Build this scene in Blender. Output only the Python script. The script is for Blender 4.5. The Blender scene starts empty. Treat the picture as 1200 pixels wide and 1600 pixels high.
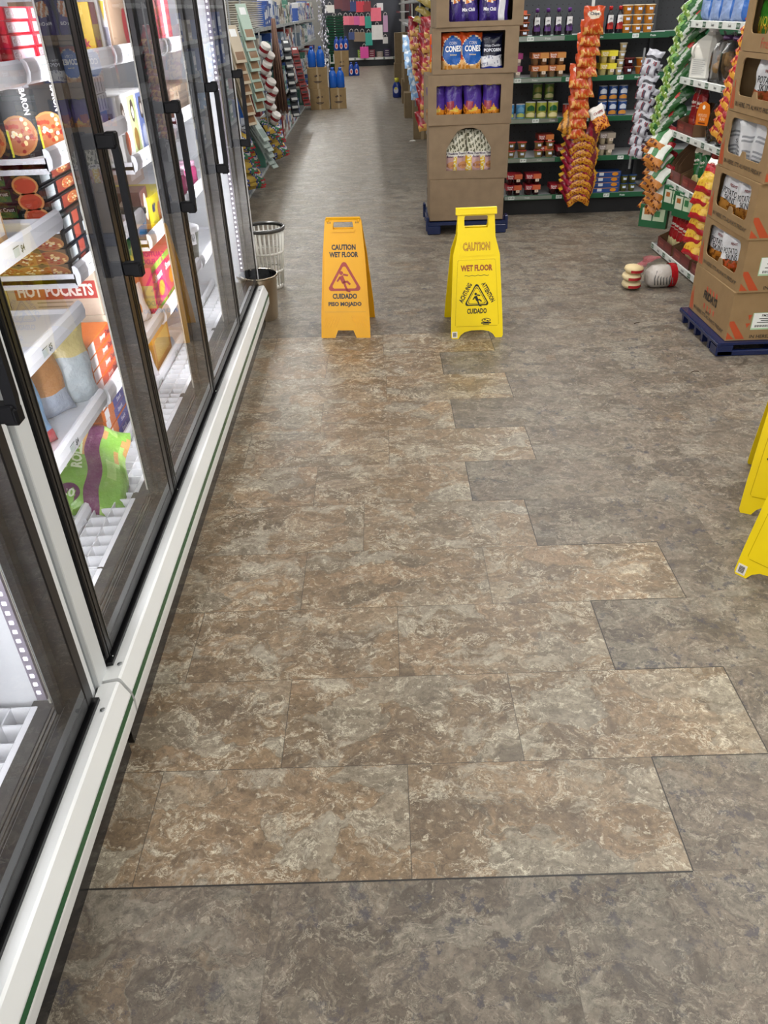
import bpy, math, random
from mathutils import Vector, Matrix
from mathutils.geometry import tessellate_polygon
random.seed(7)
SC = bpy.context.scene
COL = SC.collection
R = math.radians
PI = math.pi

# ------------------------------------------------------------------ camera, world, lights, exposure
cam_d = bpy.data.cameras.new('camera')
cam = bpy.data.objects.new('camera', cam_d); COL.objects.link(cam)
cam_d.sensor_fit = 'VERTICAL'; cam_d.sensor_height = 32.0
cam_d.lens = 1205.39 / 1600 * 32.0
cam_d.shift_x = (600 - 608.49) / 1600; cam_d.shift_y = -(800 - 798.64) / 1600
cam_d.clip_end = 200
_r = Vector((0.99925, -0.02631, -0.02829)); _u = Vector((0.03807, 0.54575, 0.83708)); _f = Vector((0.00658, 0.83754, -0.54634))
cam.matrix_world = Matrix(((_r.x, _u.x, -_f.x, 0), (_r.y, _u.y, -_f.y, 0), (_r.z, _u.z, -_f.z, 1.5917), (0, 0, 0, 1)))
SC.camera = cam
SC.view_settings.view_transform = 'Standard'; SC.view_settings.look = 'None'
SC.view_settings.gamma = 1.0; SC.view_settings.use_curve_mapping = False
SC.view_settings.exposure = 0.12
W = bpy.data.worlds.new('world'); SC.world = W; W.use_nodes = True
W.node_tree.nodes['Background'].inputs[0].default_value = (1, .97, .92, 1)
W.node_tree.nodes['Background'].inputs[1].default_value = 0.25
def area(name, loc, rot, sx, sy, power, col=(1, 1, 1), parent=None, spread=180):
    l = bpy.data.lights.new(name, 'AREA'); l.shape = 'RECTANGLE'; l.size = sx; l.size_y = sy
    l.energy = power; l.color = col; l.spread = R(spread)
    o = bpy.data.objects.new(name, l); COL.objects.link(o); o.location = loc; o.rotation_euler = rot
    if parent: o.parent = parent
    return o
CEIL = 3.5
LAMP_ROWS = [(-1.55, 13.0, 34.0), (1.5, 13.0, 34.0), (4.6, 13.0, 34.0)]
for lx, ly, ll in LAMP_ROWS:
    area('ceiling_lamp_light', (lx, ly, CEIL - .16), (0, 0, 0), .14, ll, 500, (1, .988, .956))

# ------------------------------------------------------------------ materials
def lin(c):
    if isinstance(c, str):
        c = c.lstrip('#'); c = [int(c[i:i + 2], 16) / 255 for i in (0, 2, 4)]
        return tuple(x / 12.92 if x <= .04045 else ((x + .055) / 1.055) ** 2.4 for x in c)
    return c
def _mat(name, rough=.5, metal=0, spec=.5, bump=0, bscale=60, var=0, vscale=8, alpha=1, coat=0):
    m = bpy.data.materials.new(name); m.use_nodes = True
    nt = m.node_tree; b = nt.nodes['Principled BSDF']
    a = nt.nodes.new('ShaderNodeAttribute'); a.attribute_name = 'Col'
    b.inputs['Roughness'].default_value = rough; b.inputs['Metallic'].default_value = metal
    b.inputs['Specular IOR Level'].default_value = spec
    b.inputs['Coat Weight'].default_value = coat
    out = a.outputs['Color']
    tc = nt.nodes.new('ShaderNodeTexCoord')
    if var:
        n = nt.nodes.new('ShaderNodeTexNoise'); n.inputs['Scale'].default_value = vscale; n.inputs['Detail'].default_value = 4
        nt.links.new(tc.outputs['Object'], n.inputs['Vector'])
        mr = nt.nodes.new('ShaderNodeMapRange'); mr.inputs[1].default_value = .3; mr.inputs[2].default_value = .7
        mr.inputs[3].default_value = 1 - var; mr.inputs[4].default_value = 1 + var
        nt.links.new(n.outputs['Fac'], mr.inputs[0])
        mx = nt.nodes.new('ShaderNodeVectorMath'); mx.operation = 'SCALE'
        nt.links.new(out, mx.inputs[0]); nt.links.new(mr.outputs[0], mx.inputs['Scale']); out = mx.outputs[0]
    nt.links.new(out, b.inputs['Base Color'])
    if bump:
        n = nt.nodes.new('ShaderNodeTexNoise'); n.inputs['Scale'].default_value = bscale; n.inputs['Detail'].default_value = 3
        nt.links.new(tc.outputs['Object'], n.inputs['Vector'])
        bp = nt.nodes.new('ShaderNodeBump'); bp.inputs['Strength'].default_value = bump; bp.inputs['Distance'].default_value = .01
        nt.links.new(n.outputs['Fac'], bp.inputs['Height']); nt.links.new(bp.outputs[0], b.inputs['Normal'])
    if alpha < 1: b.inputs['Alpha'].default_value = alpha
    return m
def _emit(name, strength):
    m = bpy.data.materials.new(name); m.use_nodes = True; nt = m.node_tree
    b = nt.nodes['Principled BSDF']; b.inputs['Base Color'].default_value = (.9, .9, .9, 1)
    a = nt.nodes.new('ShaderNodeAttribute'); a.attribute_name = 'Col'
    nt.links.new(a.outputs['Color'], b.inputs['Emission Color']); b.inputs['Emission Strength'].default_value = strength
    return m
def _glass(name, ior=1.5, rough=.0, tint=.93, boost=1.0, base=0.0):
    m = bpy.data.materials.new(name); m.use_nodes = True; nt = m.node_tree
    nt.nodes.remove(nt.nodes['Principled BSDF']); out = nt.nodes['Material Output']
    t = nt.nodes.new('ShaderNodeBsdfTransparent'); t.inputs[0].default_value = (tint, tint, tint * 1.01, 1)
    g = nt.nodes.new('ShaderNodeBsdfGlossy'); g.inputs['Roughness'].default_value = rough
    f = nt.nodes.new('ShaderNodeFresnel'); f.inputs['IOR'].default_value = ior
    mu = nt.nodes.new('ShaderNodeMath'); mu.operation = 'MULTIPLY_ADD'; mu.inputs[1].default_value = boost; mu.inputs[2].default_value = base; mu.use_clamp = True
    nt.links.new(f.outputs[0], mu.inputs[0])
    mx = nt.nodes.new('ShaderNodeMixShader')
    nt.links.new(mu.outputs[0], mx.inputs[0]); nt.links.new(t.outputs[0], mx.inputs[1]); nt.links.new(g.outputs[0], mx.inputs[2])
    nt.links.new(mx.outputs[0], out.inputs['Surface'])
    return m
MAT = {
    'matte': _mat('painted_matte', .6, var=.05), 'print': _mat('printed_carton', .38, var=.04),
    'card': _mat('brown_cardboard', .85, spec=.2, var=.07, vscale=14, bump=.08, bscale=25),
    'gloss': _mat('glossy_plastic', .22, var=.03), 'film': _mat('crinkled_film', .26, bump=.6, bscale=42, var=.05, coat=.08),
    'metal': _mat('brushed_metal', .32, metal=1, var=.05), 'steel': _mat('chrome_metal', .12, metal=1),
    'black': _mat('black_anodised', .28, spec=.45, var=.1), 'white': _mat('white_enamel', .42, var=.03, vscale=5),
    'frost': _mat('translucent_plastic', .25, alpha=.45), 'clear': _glass('clear_plastic', 1.45, .06, .9),
    'glass': _glass('door_glass', 1.5, 0.0, .94, 1.25, 0.0), 'pe': _glass('poly_film', 1.4, .12, .94, 1.2, .03),
    'led': _emit('led_diodes', 4), 'sign': _mat('moulded_sign_plastic', .38, spec=.32, var=.03), 'rubber': _mat('matt_black_plastic', .55, spec=.2), 'bulb': _emit('lamp_diffuser', 4), 'fabric': _mat('woven_fabric', .9, bump=.3, bscale=300),
}

# ------------------------------------------------------------------ mesh builder
_TC = {}
def text_tris(s, bold=0.0):
    k = (s, bold)
    if k not in _TC:
        cu = bpy.data.curves.new('t', 'FONT'); cu.body = s; cu.size = 1; cu.offset = bold; cu.resolution_u = 2
        o = bpy.data.objects.new('t', cu); COL.objects.link(o)
        dg = bpy.context.evaluated_depsgraph_get(); dg.update()
        me = bpy.data.meshes.new_from_object(o.evaluated_get(dg))
        vs = [tuple(v.co) for v in me.vertices]; fs = [tuple(p.vertices) for p in me.polygons]
        bpy.data.objects.remove(o); bpy.data.curves.remove(cu); bpy.data.meshes.remove(me)
        if vs:
            x0 = min(v[0] for v in vs); x1 = max(v[0] for v in vs); y0 = min(v[1] for v in vs); y1 = max(v[1] for v in vs)
        else: x0 = y0 = 0; x1 = y1 = 1
        _TC[k] = ([((v[0] - x0) / (x1 - x0 or 1), (v[1] - y0) / (y1 - y0 or 1)) for v in vs], fs, (x1 - x0) / (y1 - y0 or 1))
    return _TC[k]
def frame(o, u, v):
    u = Vector(u).normalized(); v = Vector(v).normalized(); w = u.cross(v)
    return Matrix(((u.x, v.x, w.x, o[0]), (u.y, v.y, w.y, o[1]), (u.z, v.z, w.z, o[2]), (0, 0, 0, 1)))
def T(x=0, y=0, z=0): return Matrix.Translation((x, y, z))
def RZ(d): return Matrix.Rotation(R(d), 4, 'Z')
def RX(d): return Matrix.Rotation(R(d), 4, 'X')
def RY(d): return Matrix.Rotation(R(d), 4, 'Y')
class MB:
    def __init__(s, M=None): s.v = []; s.f = []; s.c = []; s.m = []; s.s = []; s.M = M or Matrix.Identity(4); s.keys = []
    def at(s, M): s.M = M; return s
    def mi(s, k):
        if k not in s.keys: s.keys.append(k)
        return s.keys.index(k)
    def raw(s, vs, fs, col, mat='matte', smooth=False, M=None):
        b = len(s.v); T_ = s.M if M is None else s.M @ M
        s.v += [tuple(T_ @ Vector(p)) for p in vs]
        col = lin(col); mi = s.mi(mat)
        for f in fs: s.f.append(tuple(b + j for j in f)); s.m.append(mi); s.s.append(smooth); s.c.append(col)
        return s
    def poly(s, pts, col, mat='matte', M=None): return s.raw(pts, [tuple(range(len(pts)))], col, mat, False, M)
    def box(s, x0, y0, z0, x1, y1, z1, col, mat='matte', ch=0, M=None, skip=''):
        if ch <= 0:
            vs = [(x0, y0, z0), (x1, y0, z0), (x1, y1, z0), (x0, y1, z0), (x0, y0, z1), (x1, y0, z1), (x1, y1, z1), (x0, y1, z1)]
            fs = {'b': (0, 3, 2, 1), 't': (4, 5, 6, 7), 'f': (0, 1, 5, 4), 'r': (1, 2, 6, 5), 'k': (2, 3, 7, 6), 'l': (3, 0, 4, 7)}
            return s.raw(vs, [f for k, f in fs.items() if k not in skip], col, mat, False, M)
        vs = []; idx = {}
        for i, x in enumerate((x0, x1)):
            for j, y in enumerate((y0, y1)):
                for k, z in enumerate((z0, z1)):
                    sx, sy, sz = (1 if i == 0 else -1), (1 if j == 0 else -1), (1 if k == 0 else -1)
                    idx[i, j, k, 'x'] = len(vs); vs.append((x, y + sy * ch, z + sz * ch))
                    idx[i, j, k, 'y'] = len(vs); vs.append((x + sx * ch, y, z + sz * ch))
                    idx[i, j, k, 'z'] = len(vs); vs.append((x + sx * ch, y + sy * ch, z))
        fs = []; I = idx
        def q(*a): fs.append(tuple(I[t] for t in a))
        q((0,0,0,'x'),(0,0,1,'x'),(0,1,1,'x'),(0,1,0,'x')); q((1,0,0,'x'),(1,1,0,'x'),(1,1,1,'x'),(1,0,1,'x'))
        q((0,0,0,'y'),(1,0,0,'y'),(1,0,1,'y'),(0,0,1,'y')); q((0,1,0,'y'),(0,1,1,'y'),(1,1,1,'y'),(1,1,0,'y'))
        q((0,0,0,'z'),(0,1,0,'z'),(1,1,0,'z'),(1,0,0,'z')); q((0,0,1,'z'),(1,0,1,'z'),(1,1,1,'z'),(0,1,1,'z'))
        for a in (0, 1):
            for b_ in (0, 1):
                p = (a + b_) % 2
                e = [(a,b_,0,'x'),(a,b_,0,'y'),(a,b_,1,'y'),(a,b_,1,'x')]; q(*(e if p == 0 else e[::-1]))
                e = [(a,0,b_,'x'),(a,1,b_,'x'),(a,1,b_,'z'),(a,0,b_,'z')]; q(*(e if p == 0 else e[::-1]))
                e = [(0,a,b_,'y'),(0,a,b_,'z'),(1,a,b_,'z'),(1,a,b_,'y')]; q(*(e if p == 0 else e[::-1]))
        for a in (0, 1):
            for b_ in (0, 1):
                for c_ in (0, 1):
                    e = [(a,b_,c_,'x'),(a,b_,c_,'y'),(a,b_,c_,'z')]; q(*(e[::-1] if (a + b_ + c_) % 2 == 0 else e))
        return s.raw(vs, fs, col, mat, False, M)
    def lathe(s, prof, col, mat='gloss', seg=16, M=None, smooth=True, cap=True, cols=None, a0=0, a1=2 * PI):
        vs = []; fs = []; full = abs(a1 - a0 - 2 * PI) < 1e-6; n = seg if full else seg + 1
        for r, z in prof:
            for i in range(n):
                a = a0 + (a1 - a0) * i / seg; vs.append((r * math.cos(a), r * math.sin(a), z))
        T0 = len(s.f)
        for j in range(len(prof) - 1):
            ff = []
            for i in range(seg):
                k = (i + 1) % n if full else i + 1
                ff.append((j * n + i, j * n + k, (j + 1) * n + k, (j + 1) * n + i))
            fs.append(ff)
        base = len(s.v); T_ = s.M if M is None else s.M @ M
        s.v += [tuple(T_ @ Vector(p)) for p in vs]
        for j, ff in enumerate(fs):
            c = lin(cols[j]) if cols else lin(col)
            for f in ff: s.f.append(tuple(base + t for t in f)); s.c.append(c); s.m.append(s.mi(mat)); s.s.append(smooth)
        if cap and full:
            if prof[0][0] > 1e-5: s.f.append(tuple(base + i for i in reversed(range(n)))); s.c.append(lin(cols[0]) if cols else lin(col)); s.m.append(s.mi(mat)); s.s.append(False)
            if prof[-1][0] > 1e-5: s.f.append(tuple(base + (len(prof) - 1) * n + i for i in range(n))); s.c.append(lin(cols[-1]) if cols else lin(col)); s.m.append(s.mi(mat)); s.s.append(False)
        return s
    def cyl(s, x, y, z0, z1, r, col, mat='gloss', seg=14, r2=None): return s.lathe([(r, z0), (r2 if r2 is not None else r, z1)], col, mat, seg, T(x, y, 0))
    def tube(s, pts, r, col, mat='gloss', seg=8, M=None):
        pts = [Vector(p) for p in pts]; vs = []; fs = []; up = None
        for i, p in enumerate(pts):
            d = (pts[min(i + 1, len(pts) - 1)] - pts[max(i - 1, 0)]).normalized()
            a = d.cross(Vector((0, 0, 1))) if up is None else up - d * up.dot(d)
            if a.length < 1e-4: a = d.cross(Vector((0, 1, 0)))
            a.normalize(); b = d.cross(a); up = a
            for k in range(seg):
                t = 2 * PI * k / seg; vs.append(tuple(p + a * (r * math.cos(t)) + b * (r * math.sin(t))))
        for i in range(len(pts) - 1):
            for k in range(seg):
                l = (k + 1) % seg; fs.append((i * seg + k, i * seg + l, (i + 1) * seg + l, (i + 1) * seg + k))
        fs.append(tuple(reversed(range(seg)))); fs.append(tuple((len(pts) - 1) * seg + k for k in range(seg)))
        return s.raw(vs, fs, col, mat, True, M)
    def prism(s, pts, z0, z1, col, mat='matte', M=None, holes=()):   # outline in local xy, extruded along z
        loops = [list(pts)] + [list(h) for h in holes]; flat = [p for l in loops for p in l]; n = len(flat)
        if holes: tris = [tuple(t) for t in tessellate_polygon([[Vector((p[0], p[1], 0)) for p in l] for l in loops])]
        else: tris = [tuple(range(n))]
        def ar(t): return sum(flat[t[i]][0] * flat[t[(i + 1) % len(t)]][1] - flat[t[(i + 1) % len(t)]][0] * flat[t[i]][1] for i in range(len(t)))
        tris = [t if ar(t) > 0 else tuple(reversed(t)) for t in tris]
        vs = [(p[0], p[1], z1) for p in flat] + [(p[0], p[1], z0) for p in flat]
        fs = list(tris) + [tuple(n + i for i in reversed(t)) for t in tris]
        b = 0
        for li, l in enumerate(loops):
            k = len(l); A = sum(l[i][0] * l[(i + 1) % k][1] - l[(i + 1) % k][0] * l[i][1] for i in range(k))
            for i in range(k):
                j = (i + 1) % k; q = (b + i, n + b + i, n + b + j, b + j)
                fs.append(q if (A > 0) == (li == 0) else q[::-1])
            b += k
        return s.raw(vs, fs, col, mat, False, M)
    # flat print elements on the local z = w plane
    def rect(s, x0, y0, x1, y1, col, w=.0004, mat='print', M=None, conf=None):
        if conf:
            nx = max(1, int((x1 - x0) / .02)); ny = max(1, int((y1 - y0) / .02)); vs = []; fs = []
            for j in range(ny + 1):
                for i in range(nx + 1):
                    x = x0 + (x1 - x0) * i / nx; y = y0 + (y1 - y0) * j / ny; vs.append((x, y, conf(x, y) + w))
            for j in range(ny):
                for i in range(nx): a = j * (nx + 1) + i; fs.append((a, a + 1, a + nx + 2, a + nx + 1))
            return s.raw(vs, fs, col, mat, True, M)
        return s.poly([(x0, y0, w), (x1, y0, w), (x1, y1, w), (x0, y1, w)], col, mat, M)
    def disc(s, x, y, rx, ry, col, w=.0004, seg=18, mat='print', M=None, conf=None):
        c = conf or (lambda a, b: 0)
        pts = [(x + rx * math.cos(2 * PI * i / seg), y + ry * math.sin(2 * PI * i / seg)) for i in range(seg)]
        if conf: return s.raw([(x, y, c(x, y) + w)] + [(p[0], p[1], c(*p) + w) for p in pts], [(0, 1 + i, 1 + (i + 1) % seg) for i in range(seg)], col, mat, True, M)
        return s.poly([(p[0], p[1], w) for p in pts], col, mat, M)
    def pol(s, pts, col, w=.0004, mat='print', M=None): return s.poly([(p[0], p[1], w) for p in pts], col, mat, M)
    def text(s, t, x, y, h, col, w=.0008, bold=.0, wid=None, al='c', ang=0, mat='print', M=None, conf=None):
        vs, fs, asp = text_tris(t, bold); wd = wid if wid else h * asp
        ox = {'c': -wd / 2, 'l': 0, 'r': -wd}[al]; ca, sa = math.cos(R(ang)), math.sin(R(ang)); c = conf or (lambda a, b: 0); o = []
        for a, b in vs:
            px = ox + a * wd; py = b * h - h / 2; X = x + px * ca - py * sa; Y = y + px * sa + py * ca; o.append((X, Y, c(X, Y) + w))
        return s.raw(o, fs, col, mat, False, M)
    def bag(s, w, h, t, colf, mat='film', nx=12, ny=18, seed=0, M=None, crimp=.02, wr=.004, flat_back=False):
        # pillow pack standing in local xy, thickness along z; colf(u 0..1, v 0..1)
        rnd = random.Random(seed); ph = [rnd.uniform(0, 6.3) for _ in range(6)]
        def Z(u, v):
            e = max(0.0, (1 - abs(2 * u - 1) ** 3.0)) ** .6 * max(0.0, 1 - abs(2 * v - 1) ** 5) ** .7
            k = wr * (math.sin(9 * u + 7 * v + ph[0]) + .7 * math.sin(17 * v - 8 * u + ph[1]) + .5 * math.sin(23 * u + ph[2])) * (.35 + .65 * abs(2 * v - 1))
            return t / 2 * e + k * min(1, e * 3)
        def XY(u, v):
            pin = 1 - .05 * math.sin(PI * v) * 0 - .06 * (1 - abs(2 * v - 1) ** 2)
            return (u - .5) * w * pin + wr * .8 * math.sin(13 * v + ph[3]), (v - .5) * h + wr * .8 * math.sin(11 * u + ph[4])
        for side in (1, -1):
            vs = []; fs = []; cs = []
            for j in range(ny + 1):
                for i in range(nx + 1):
                    u, v = i / nx, j / ny; x, y = XY(u, v); z = Z(u, v) if side > 0 else -(Z(u, v) if not flat_back else .002)
                    if i in (0, nx) or j in (0, ny): z = 0
                    vs.append((x, y, z))
            for j in range(ny):
                for i in range(nx):
                    a = j * (nx + 1) + i; q = (a, a + 1, a + nx + 2, a + nx + 1); fs.append(q if side > 0 else q[::-1])
                    cs.append(lin(colf((i + .5) / nx, (j + .5) / ny, side)))
            b = len(s.v); T_ = s.M if M is None else s.M @ M
            s.v += [tuple(T_ @ Vector(p)) for p in vs]
            for f, c in zip(fs, cs): s.f.append(tuple(b + q for q in f)); s.c.append(c); s.m.append(s.mi(mat)); s.s.append(True)
        def conf(x, y):
            u = min(1, max(0, x / w + .5)); v = min(1, max(0, y / h + .5)); return max(0, Z(u, v)) + .002
        return conf
    def build(s, name, parent=None, loc=None, rot=None):
        me = bpy.data.meshes.new(name); me.from_pydata(s.v, [], s.f)
        for k in s.keys: me.materials.append(MAT[k])
        me.polygons.foreach_set('material_index', s.m); me.polygons.foreach_set('use_smooth', s.s)
        ca = me.color_attributes.new('Col', 'FLOAT_COLOR', 'CORNER'); buf = []
        for p, c in zip(me.polygons, s.c): buf += [c[0], c[1], c[2], 1.0] * p.loop_total
        ca.data.foreach_set('color', buf); me.update()
        o = bpy.data.objects.new(name, me); COL.objects.link(o)
        if parent: o.parent = parent
        if loc: o.location = loc
        if rot: o.rotation_euler = rot
        return o
def tag(o, label=None, cat=None, group=None, kind=None):
    if label: o['label'] = label
    if cat: o['category'] = cat
    if group: o['group'] = group
    if kind: o['kind'] = kind
    return o
def thing(name, label, cat, loc=(0, 0, 0), rz=0, group=None):
    o = bpy.data.objects.new(name, None); COL.objects.link(o); o.location = loc; o.rotation_euler = (0, 0, R(rz)); o.empty_display_size = .1
    return tag(o, label, cat, group)
def put(mb, name, label, cat, loc=(0, 0, 0), rz=0, group=None, rot=None):
    o = mb.build(name); o.location = loc; o.rotation_euler = rot or (0, 0, R(rz)); return tag(o, label, cat, group)
def struct(mb, name, loc=None): o = mb.build(name, None, loc); return tag(o, kind='structure')
def kids(o): return list(o.children)
def clone(o, label=None, loc=None, rz=None, group=None, rot=None):
    ch = kids(o); c = o.copy(); COL.objects.link(c)
    if label: c['label'] = label
    if group: c['group'] = group
    if loc: c.location = loc
    if rz is not None: c.rotation_euler = (0, 0, R(rz))
    if rot is not None: c.rotation_euler = rot
    for k in ch:
        gk = kids(k); d = k.copy(); COL.objects.link(d); d.parent = c
        for g in gk: e = g.copy(); COL.objects.link(e); e.parent = d
    return c
ORD = ['first', 'second', 'third', 'fourth', 'fifth', 'sixth', 'seventh', 'eighth', 'ninth', 'tenth', 'eleventh', 'twelfth', 'thirteenth', 'fourteenth', 'fifteenth', 'sixteenth', 'seventeenth', 'eighteenth', 'nineteenth', 'twentieth'] + ['twenty-' + q for q in ('first', 'second', 'third', 'fourth', 'fifth', 'sixth', 'seventh', 'eighth', 'ninth')] + ['thirtieth'] + ['thirty-' + q for q in ('first', 'second', 'third', 'fourth', 'fifth', 'sixth', 'seventh', 'eighth', 'ninth')]
# ------------------------------------------------------------------ the setting
def floor_material(name, new):
    m = bpy.data.materials.new(name); m.use_nodes = True; nt = m.node_tree; N = nt.nodes; L = nt.links
    b = N['Principled BSDF']
    uv = N.new('ShaderNodeUVMap'); uv.uv_map = 'Stone'; tu = N.new('ShaderNodeUVMap'); tu.uv_map = 'Tile'
    wn = N.new('ShaderNodeTexNoise'); wn.inputs['Scale'].default_value = 6.5; wn.inputs['Detail'].default_value = 5.0; wn.inputs['Roughness'].default_value = .6
    L.new(uv.outputs[0], wn.inputs['Vector'])
    mv = N.new('ShaderNodeVectorMath'); mv.operation = 'MULTIPLY_ADD'; mv.inputs[1].default_value = (.2, .2, .2)
    L.new(wn.outputs['Color'], mv.inputs[0]); L.new(uv.outputs[0], mv.inputs[2])
    st = N.new('ShaderNodeMapping'); st.inputs['Scale'].default_value = (1.25, 1.9, 1); L.new(mv.outputs[0], st.inputs['Vector'])
    def noise(sc, det, ro, src=None, dist=0.0, off=0):
        n = N.new('ShaderNodeTexNoise'); n.inputs['Scale'].default_value = sc; n.inputs['Detail'].default_value = det; n.inputs['Roughness'].default_value = ro; n.inputs['Distortion'].default_value = dist
        if off:
            mp = N.new('ShaderNodeMapping'); mp.inputs['Location'].default_value = (off, off * 1.7, 0); L.new(src or st.outputs[0], mp.inputs['Vector']); L.new(mp.outputs[0], n.inputs['Vector'])
        else: L.new(src or st.outputs[0], n.inputs['Vector'])
        return n.outputs['Fac']
    def ramp(src, stops, mode='LINEAR'):
        r = N.new('ShaderNodeValToRGB'); r.color_ramp.interpolation = mode
        e = r.color_ramp.elements
        while len(e) < len(stops): e.new(.5)
        for el, (p, c) in zip(e, stops): el.position = p; el.color = (*lin(c), 1)
        L.new(src, r.inputs[0]); return r.outputs[0]
    def mix(fac, a, c, mode='MIX'):
        x = N.new('ShaderNodeMix'); x.data_type = 'RGBA'; x.blend_type = mode
        if isinstance(fac, (int, float)): x.inputs[0].default_value = fac
        else: L.new(fac, x.inputs[0])
        for i, v in ((6, a), (7, c)):
            if isinstance(v, (str, tuple)): x.inputs[i].default_value = (*lin(v), 1)
            else: L.new(v, x.inputs[i])
        return x.outputs[2]
    def rng(src, a, b_, c=0, d=1):
        r = N.new('ShaderNodeMapRange'); r.inputs[1].default_value = a; r.inputs[2].default_value = b_; r.inputs[3].default_value = c; r.inputs[4].default_value = d
        r.interpolation_type = 'SMOOTHSTEP'; L.new(src, r.inputs[0]); return r.outputs[0]
    # stone slabs: cells with their own colour, warped
    vo = N.new('ShaderNodeTexVoronoi'); vo.inputs['Scale'].default_value = 5.2; vo.inputs['Randomness'].default_value = 1; vo.feature = 'SMOOTH_F1'; vo.inputs['Smoothness'].default_value = .12
    L.new(st.outputs[0], vo.inputs['Vector'])
    sep = N.new('ShaderNodeSeparateColor'); L.new(vo.outputs['Color'], sep.inputs[0])
    if new:
        slab = ramp(sep.outputs[0], [(.0, '#786753'), (.22, '#8a7459'), (.42, '#977f64'), (.58, '#786853'), (.75, '#9a917f'), (1, '#997f61')])
        cl, dk, edge = '#d6ccb4', '#4e4236', '#a69d8b'
    else:
        slab = ramp(sep.outputs[0], [(.0, '#665b4e'), (.25, '#776a5c'), (.45, '#817567'), (.6, '#675c50'), (.8, '#8a8173'), (1, '#7a6956')])
        cl, dk, edge = '#a89f8d', '#403a32', '#878072'
    n1 = noise(13, 10, .72, dist=.3); col = mix(rng(n1, .42, .62), slab, mix(.5, slab, dk))
    n2 = noise(5.0, 12, .72, off=7, dist=.2); col = mix(rng(n2, .52, .62, 0, .8), col, edge)
    # light flaky veins
    n3 = noise(8.5, 12, .74, off=13, dist=.35)
    ab = N.new('ShaderNodeMath'); ab.operation = 'SUBTRACT'; ab.inputs[1].default_value = .5; L.new(n3, ab.inputs[0])
    a2 = N.new('ShaderNodeMath'); a2.operation = 'ABSOLUTE'; L.new(ab.outputs[0], a2.inputs[0])
    vm = rng(a2.outputs[0], .0, .024, .9, 0); n4 = noise(7, 4, .6, off=23); vmask = N.new('ShaderNodeMath'); vmask.operation = 'MULTIPLY'
    L.new(vm, vmask.inputs[0]); L.new(rng(n4, .47, .60), vmask.inputs[1]); col = mix(vmask.outputs[0], col, cl)
    # thin dark cracks
    n5 = noise(13, 10, .7, off=31, dist=.4); s5 = N.new('ShaderNodeMath'); s5.operation = 'SUBTRACT'; s5.inputs[1].default_value = .47; L.new(n5, s5.inputs[0])
    a5 = N.new('ShaderNodeMath'); a5.operation = 'ABSOLUTE'; L.new(s5.outputs[0], a5.inputs[0])
    col = mix(rng(a5.outputs[0], 0, .014, .75, 0), col, dk)
    n6 = noise(55, 5, .7, src=uv.outputs[0], off=3); col = mix(rng(n6, .35, .68, 0, .62), col, mix(.62, col, '#3a2f22' if new else '#36312a'), 'MIX')
    n6b = noise(22, 8, .75, off=17); col = mix(rng(n6b, .50, .66, 0, .55), col, mix(.6, col, '#453a2b' if new else '#3c372f'))
    n7 = noise(38, 4, .7, src=st.outputs[0], off=9); col = mix(rng(n7, .55, .70, 0, .6), col, cl)
    if not new:
        tc = N.new('ShaderNodeTexCoord')
        n8 = noise(17, 8, .75, src=tc.outputs['Object'], off=5); n9 = noise(1.6, 3, .6, src=tc.outputs['Object'], off=11)
        mm = N.new('ShaderNodeMath'); mm.operation = 'MULTIPLY'; L.new(rng(n8, .55, .60), mm.inputs[0]); L.new(rng(n9, .36, .58, 0, .8), mm.inputs[1])
        col = mix(mm.outputs[0], col, '#3e3d44')
    # seams from the tile coordinates (metres from the nearest edge)
    sx = N.new('ShaderNodeSeparateXYZ'); L.new(tu.outputs[0], sx.inputs[0])
    def edge_d(o_, size):
        a = N.new('ShaderNodeMath'); a.operation = 'SUBTRACT'; a.inputs[0].default_value = size; L.new(o_, a.inputs[1])
        c = N.new('ShaderNodeMath'); c.operation = 'MINIMUM'; L.new(o_, c.inputs[0]); L.new(a.outputs[0], c.inputs[1]); return c.outputs[0]
    mn = N.new('ShaderNodeMath'); mn.operation = 'MINIMUM'; L.new(edge_d(sx.outputs[0], .6117), mn.inputs[0]); L.new(edge_d(sx.outputs[1], .3048), mn.inputs[1])
    seam = rng(mn.outputs[0], .0006, .0014, .7 if new else .28, 0); col = mix(seam, col, '#2e2a25')
    L.new(col, b.inputs['Base Color'])
    rr = rng(n2, .3, .7, .32 if new else .38, .5 if new else .56); L.new(rr, b.inputs['Roughness'])
    b.inputs['Specular IOR Level'].default_value = .5
    bp = N.new('ShaderNodeBump'); bp.inputs['Strength'].default_value = .25; bp.inputs['Distance'].default_value = .004
    L.new(n1, bp.inputs['Height']); L.new(bp.outputs[0], b.inputs['Normal'])
    return m
Y0, TW, TH = .9695, .6117, .3048
NEW_R = {0: .6296, 1: .9236, 2: .6185, 3: .922, 4: .5057, 5: .3091, 6: .6061, 7: .2968, 8: .603, 9: .288, 10: .590}
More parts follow.
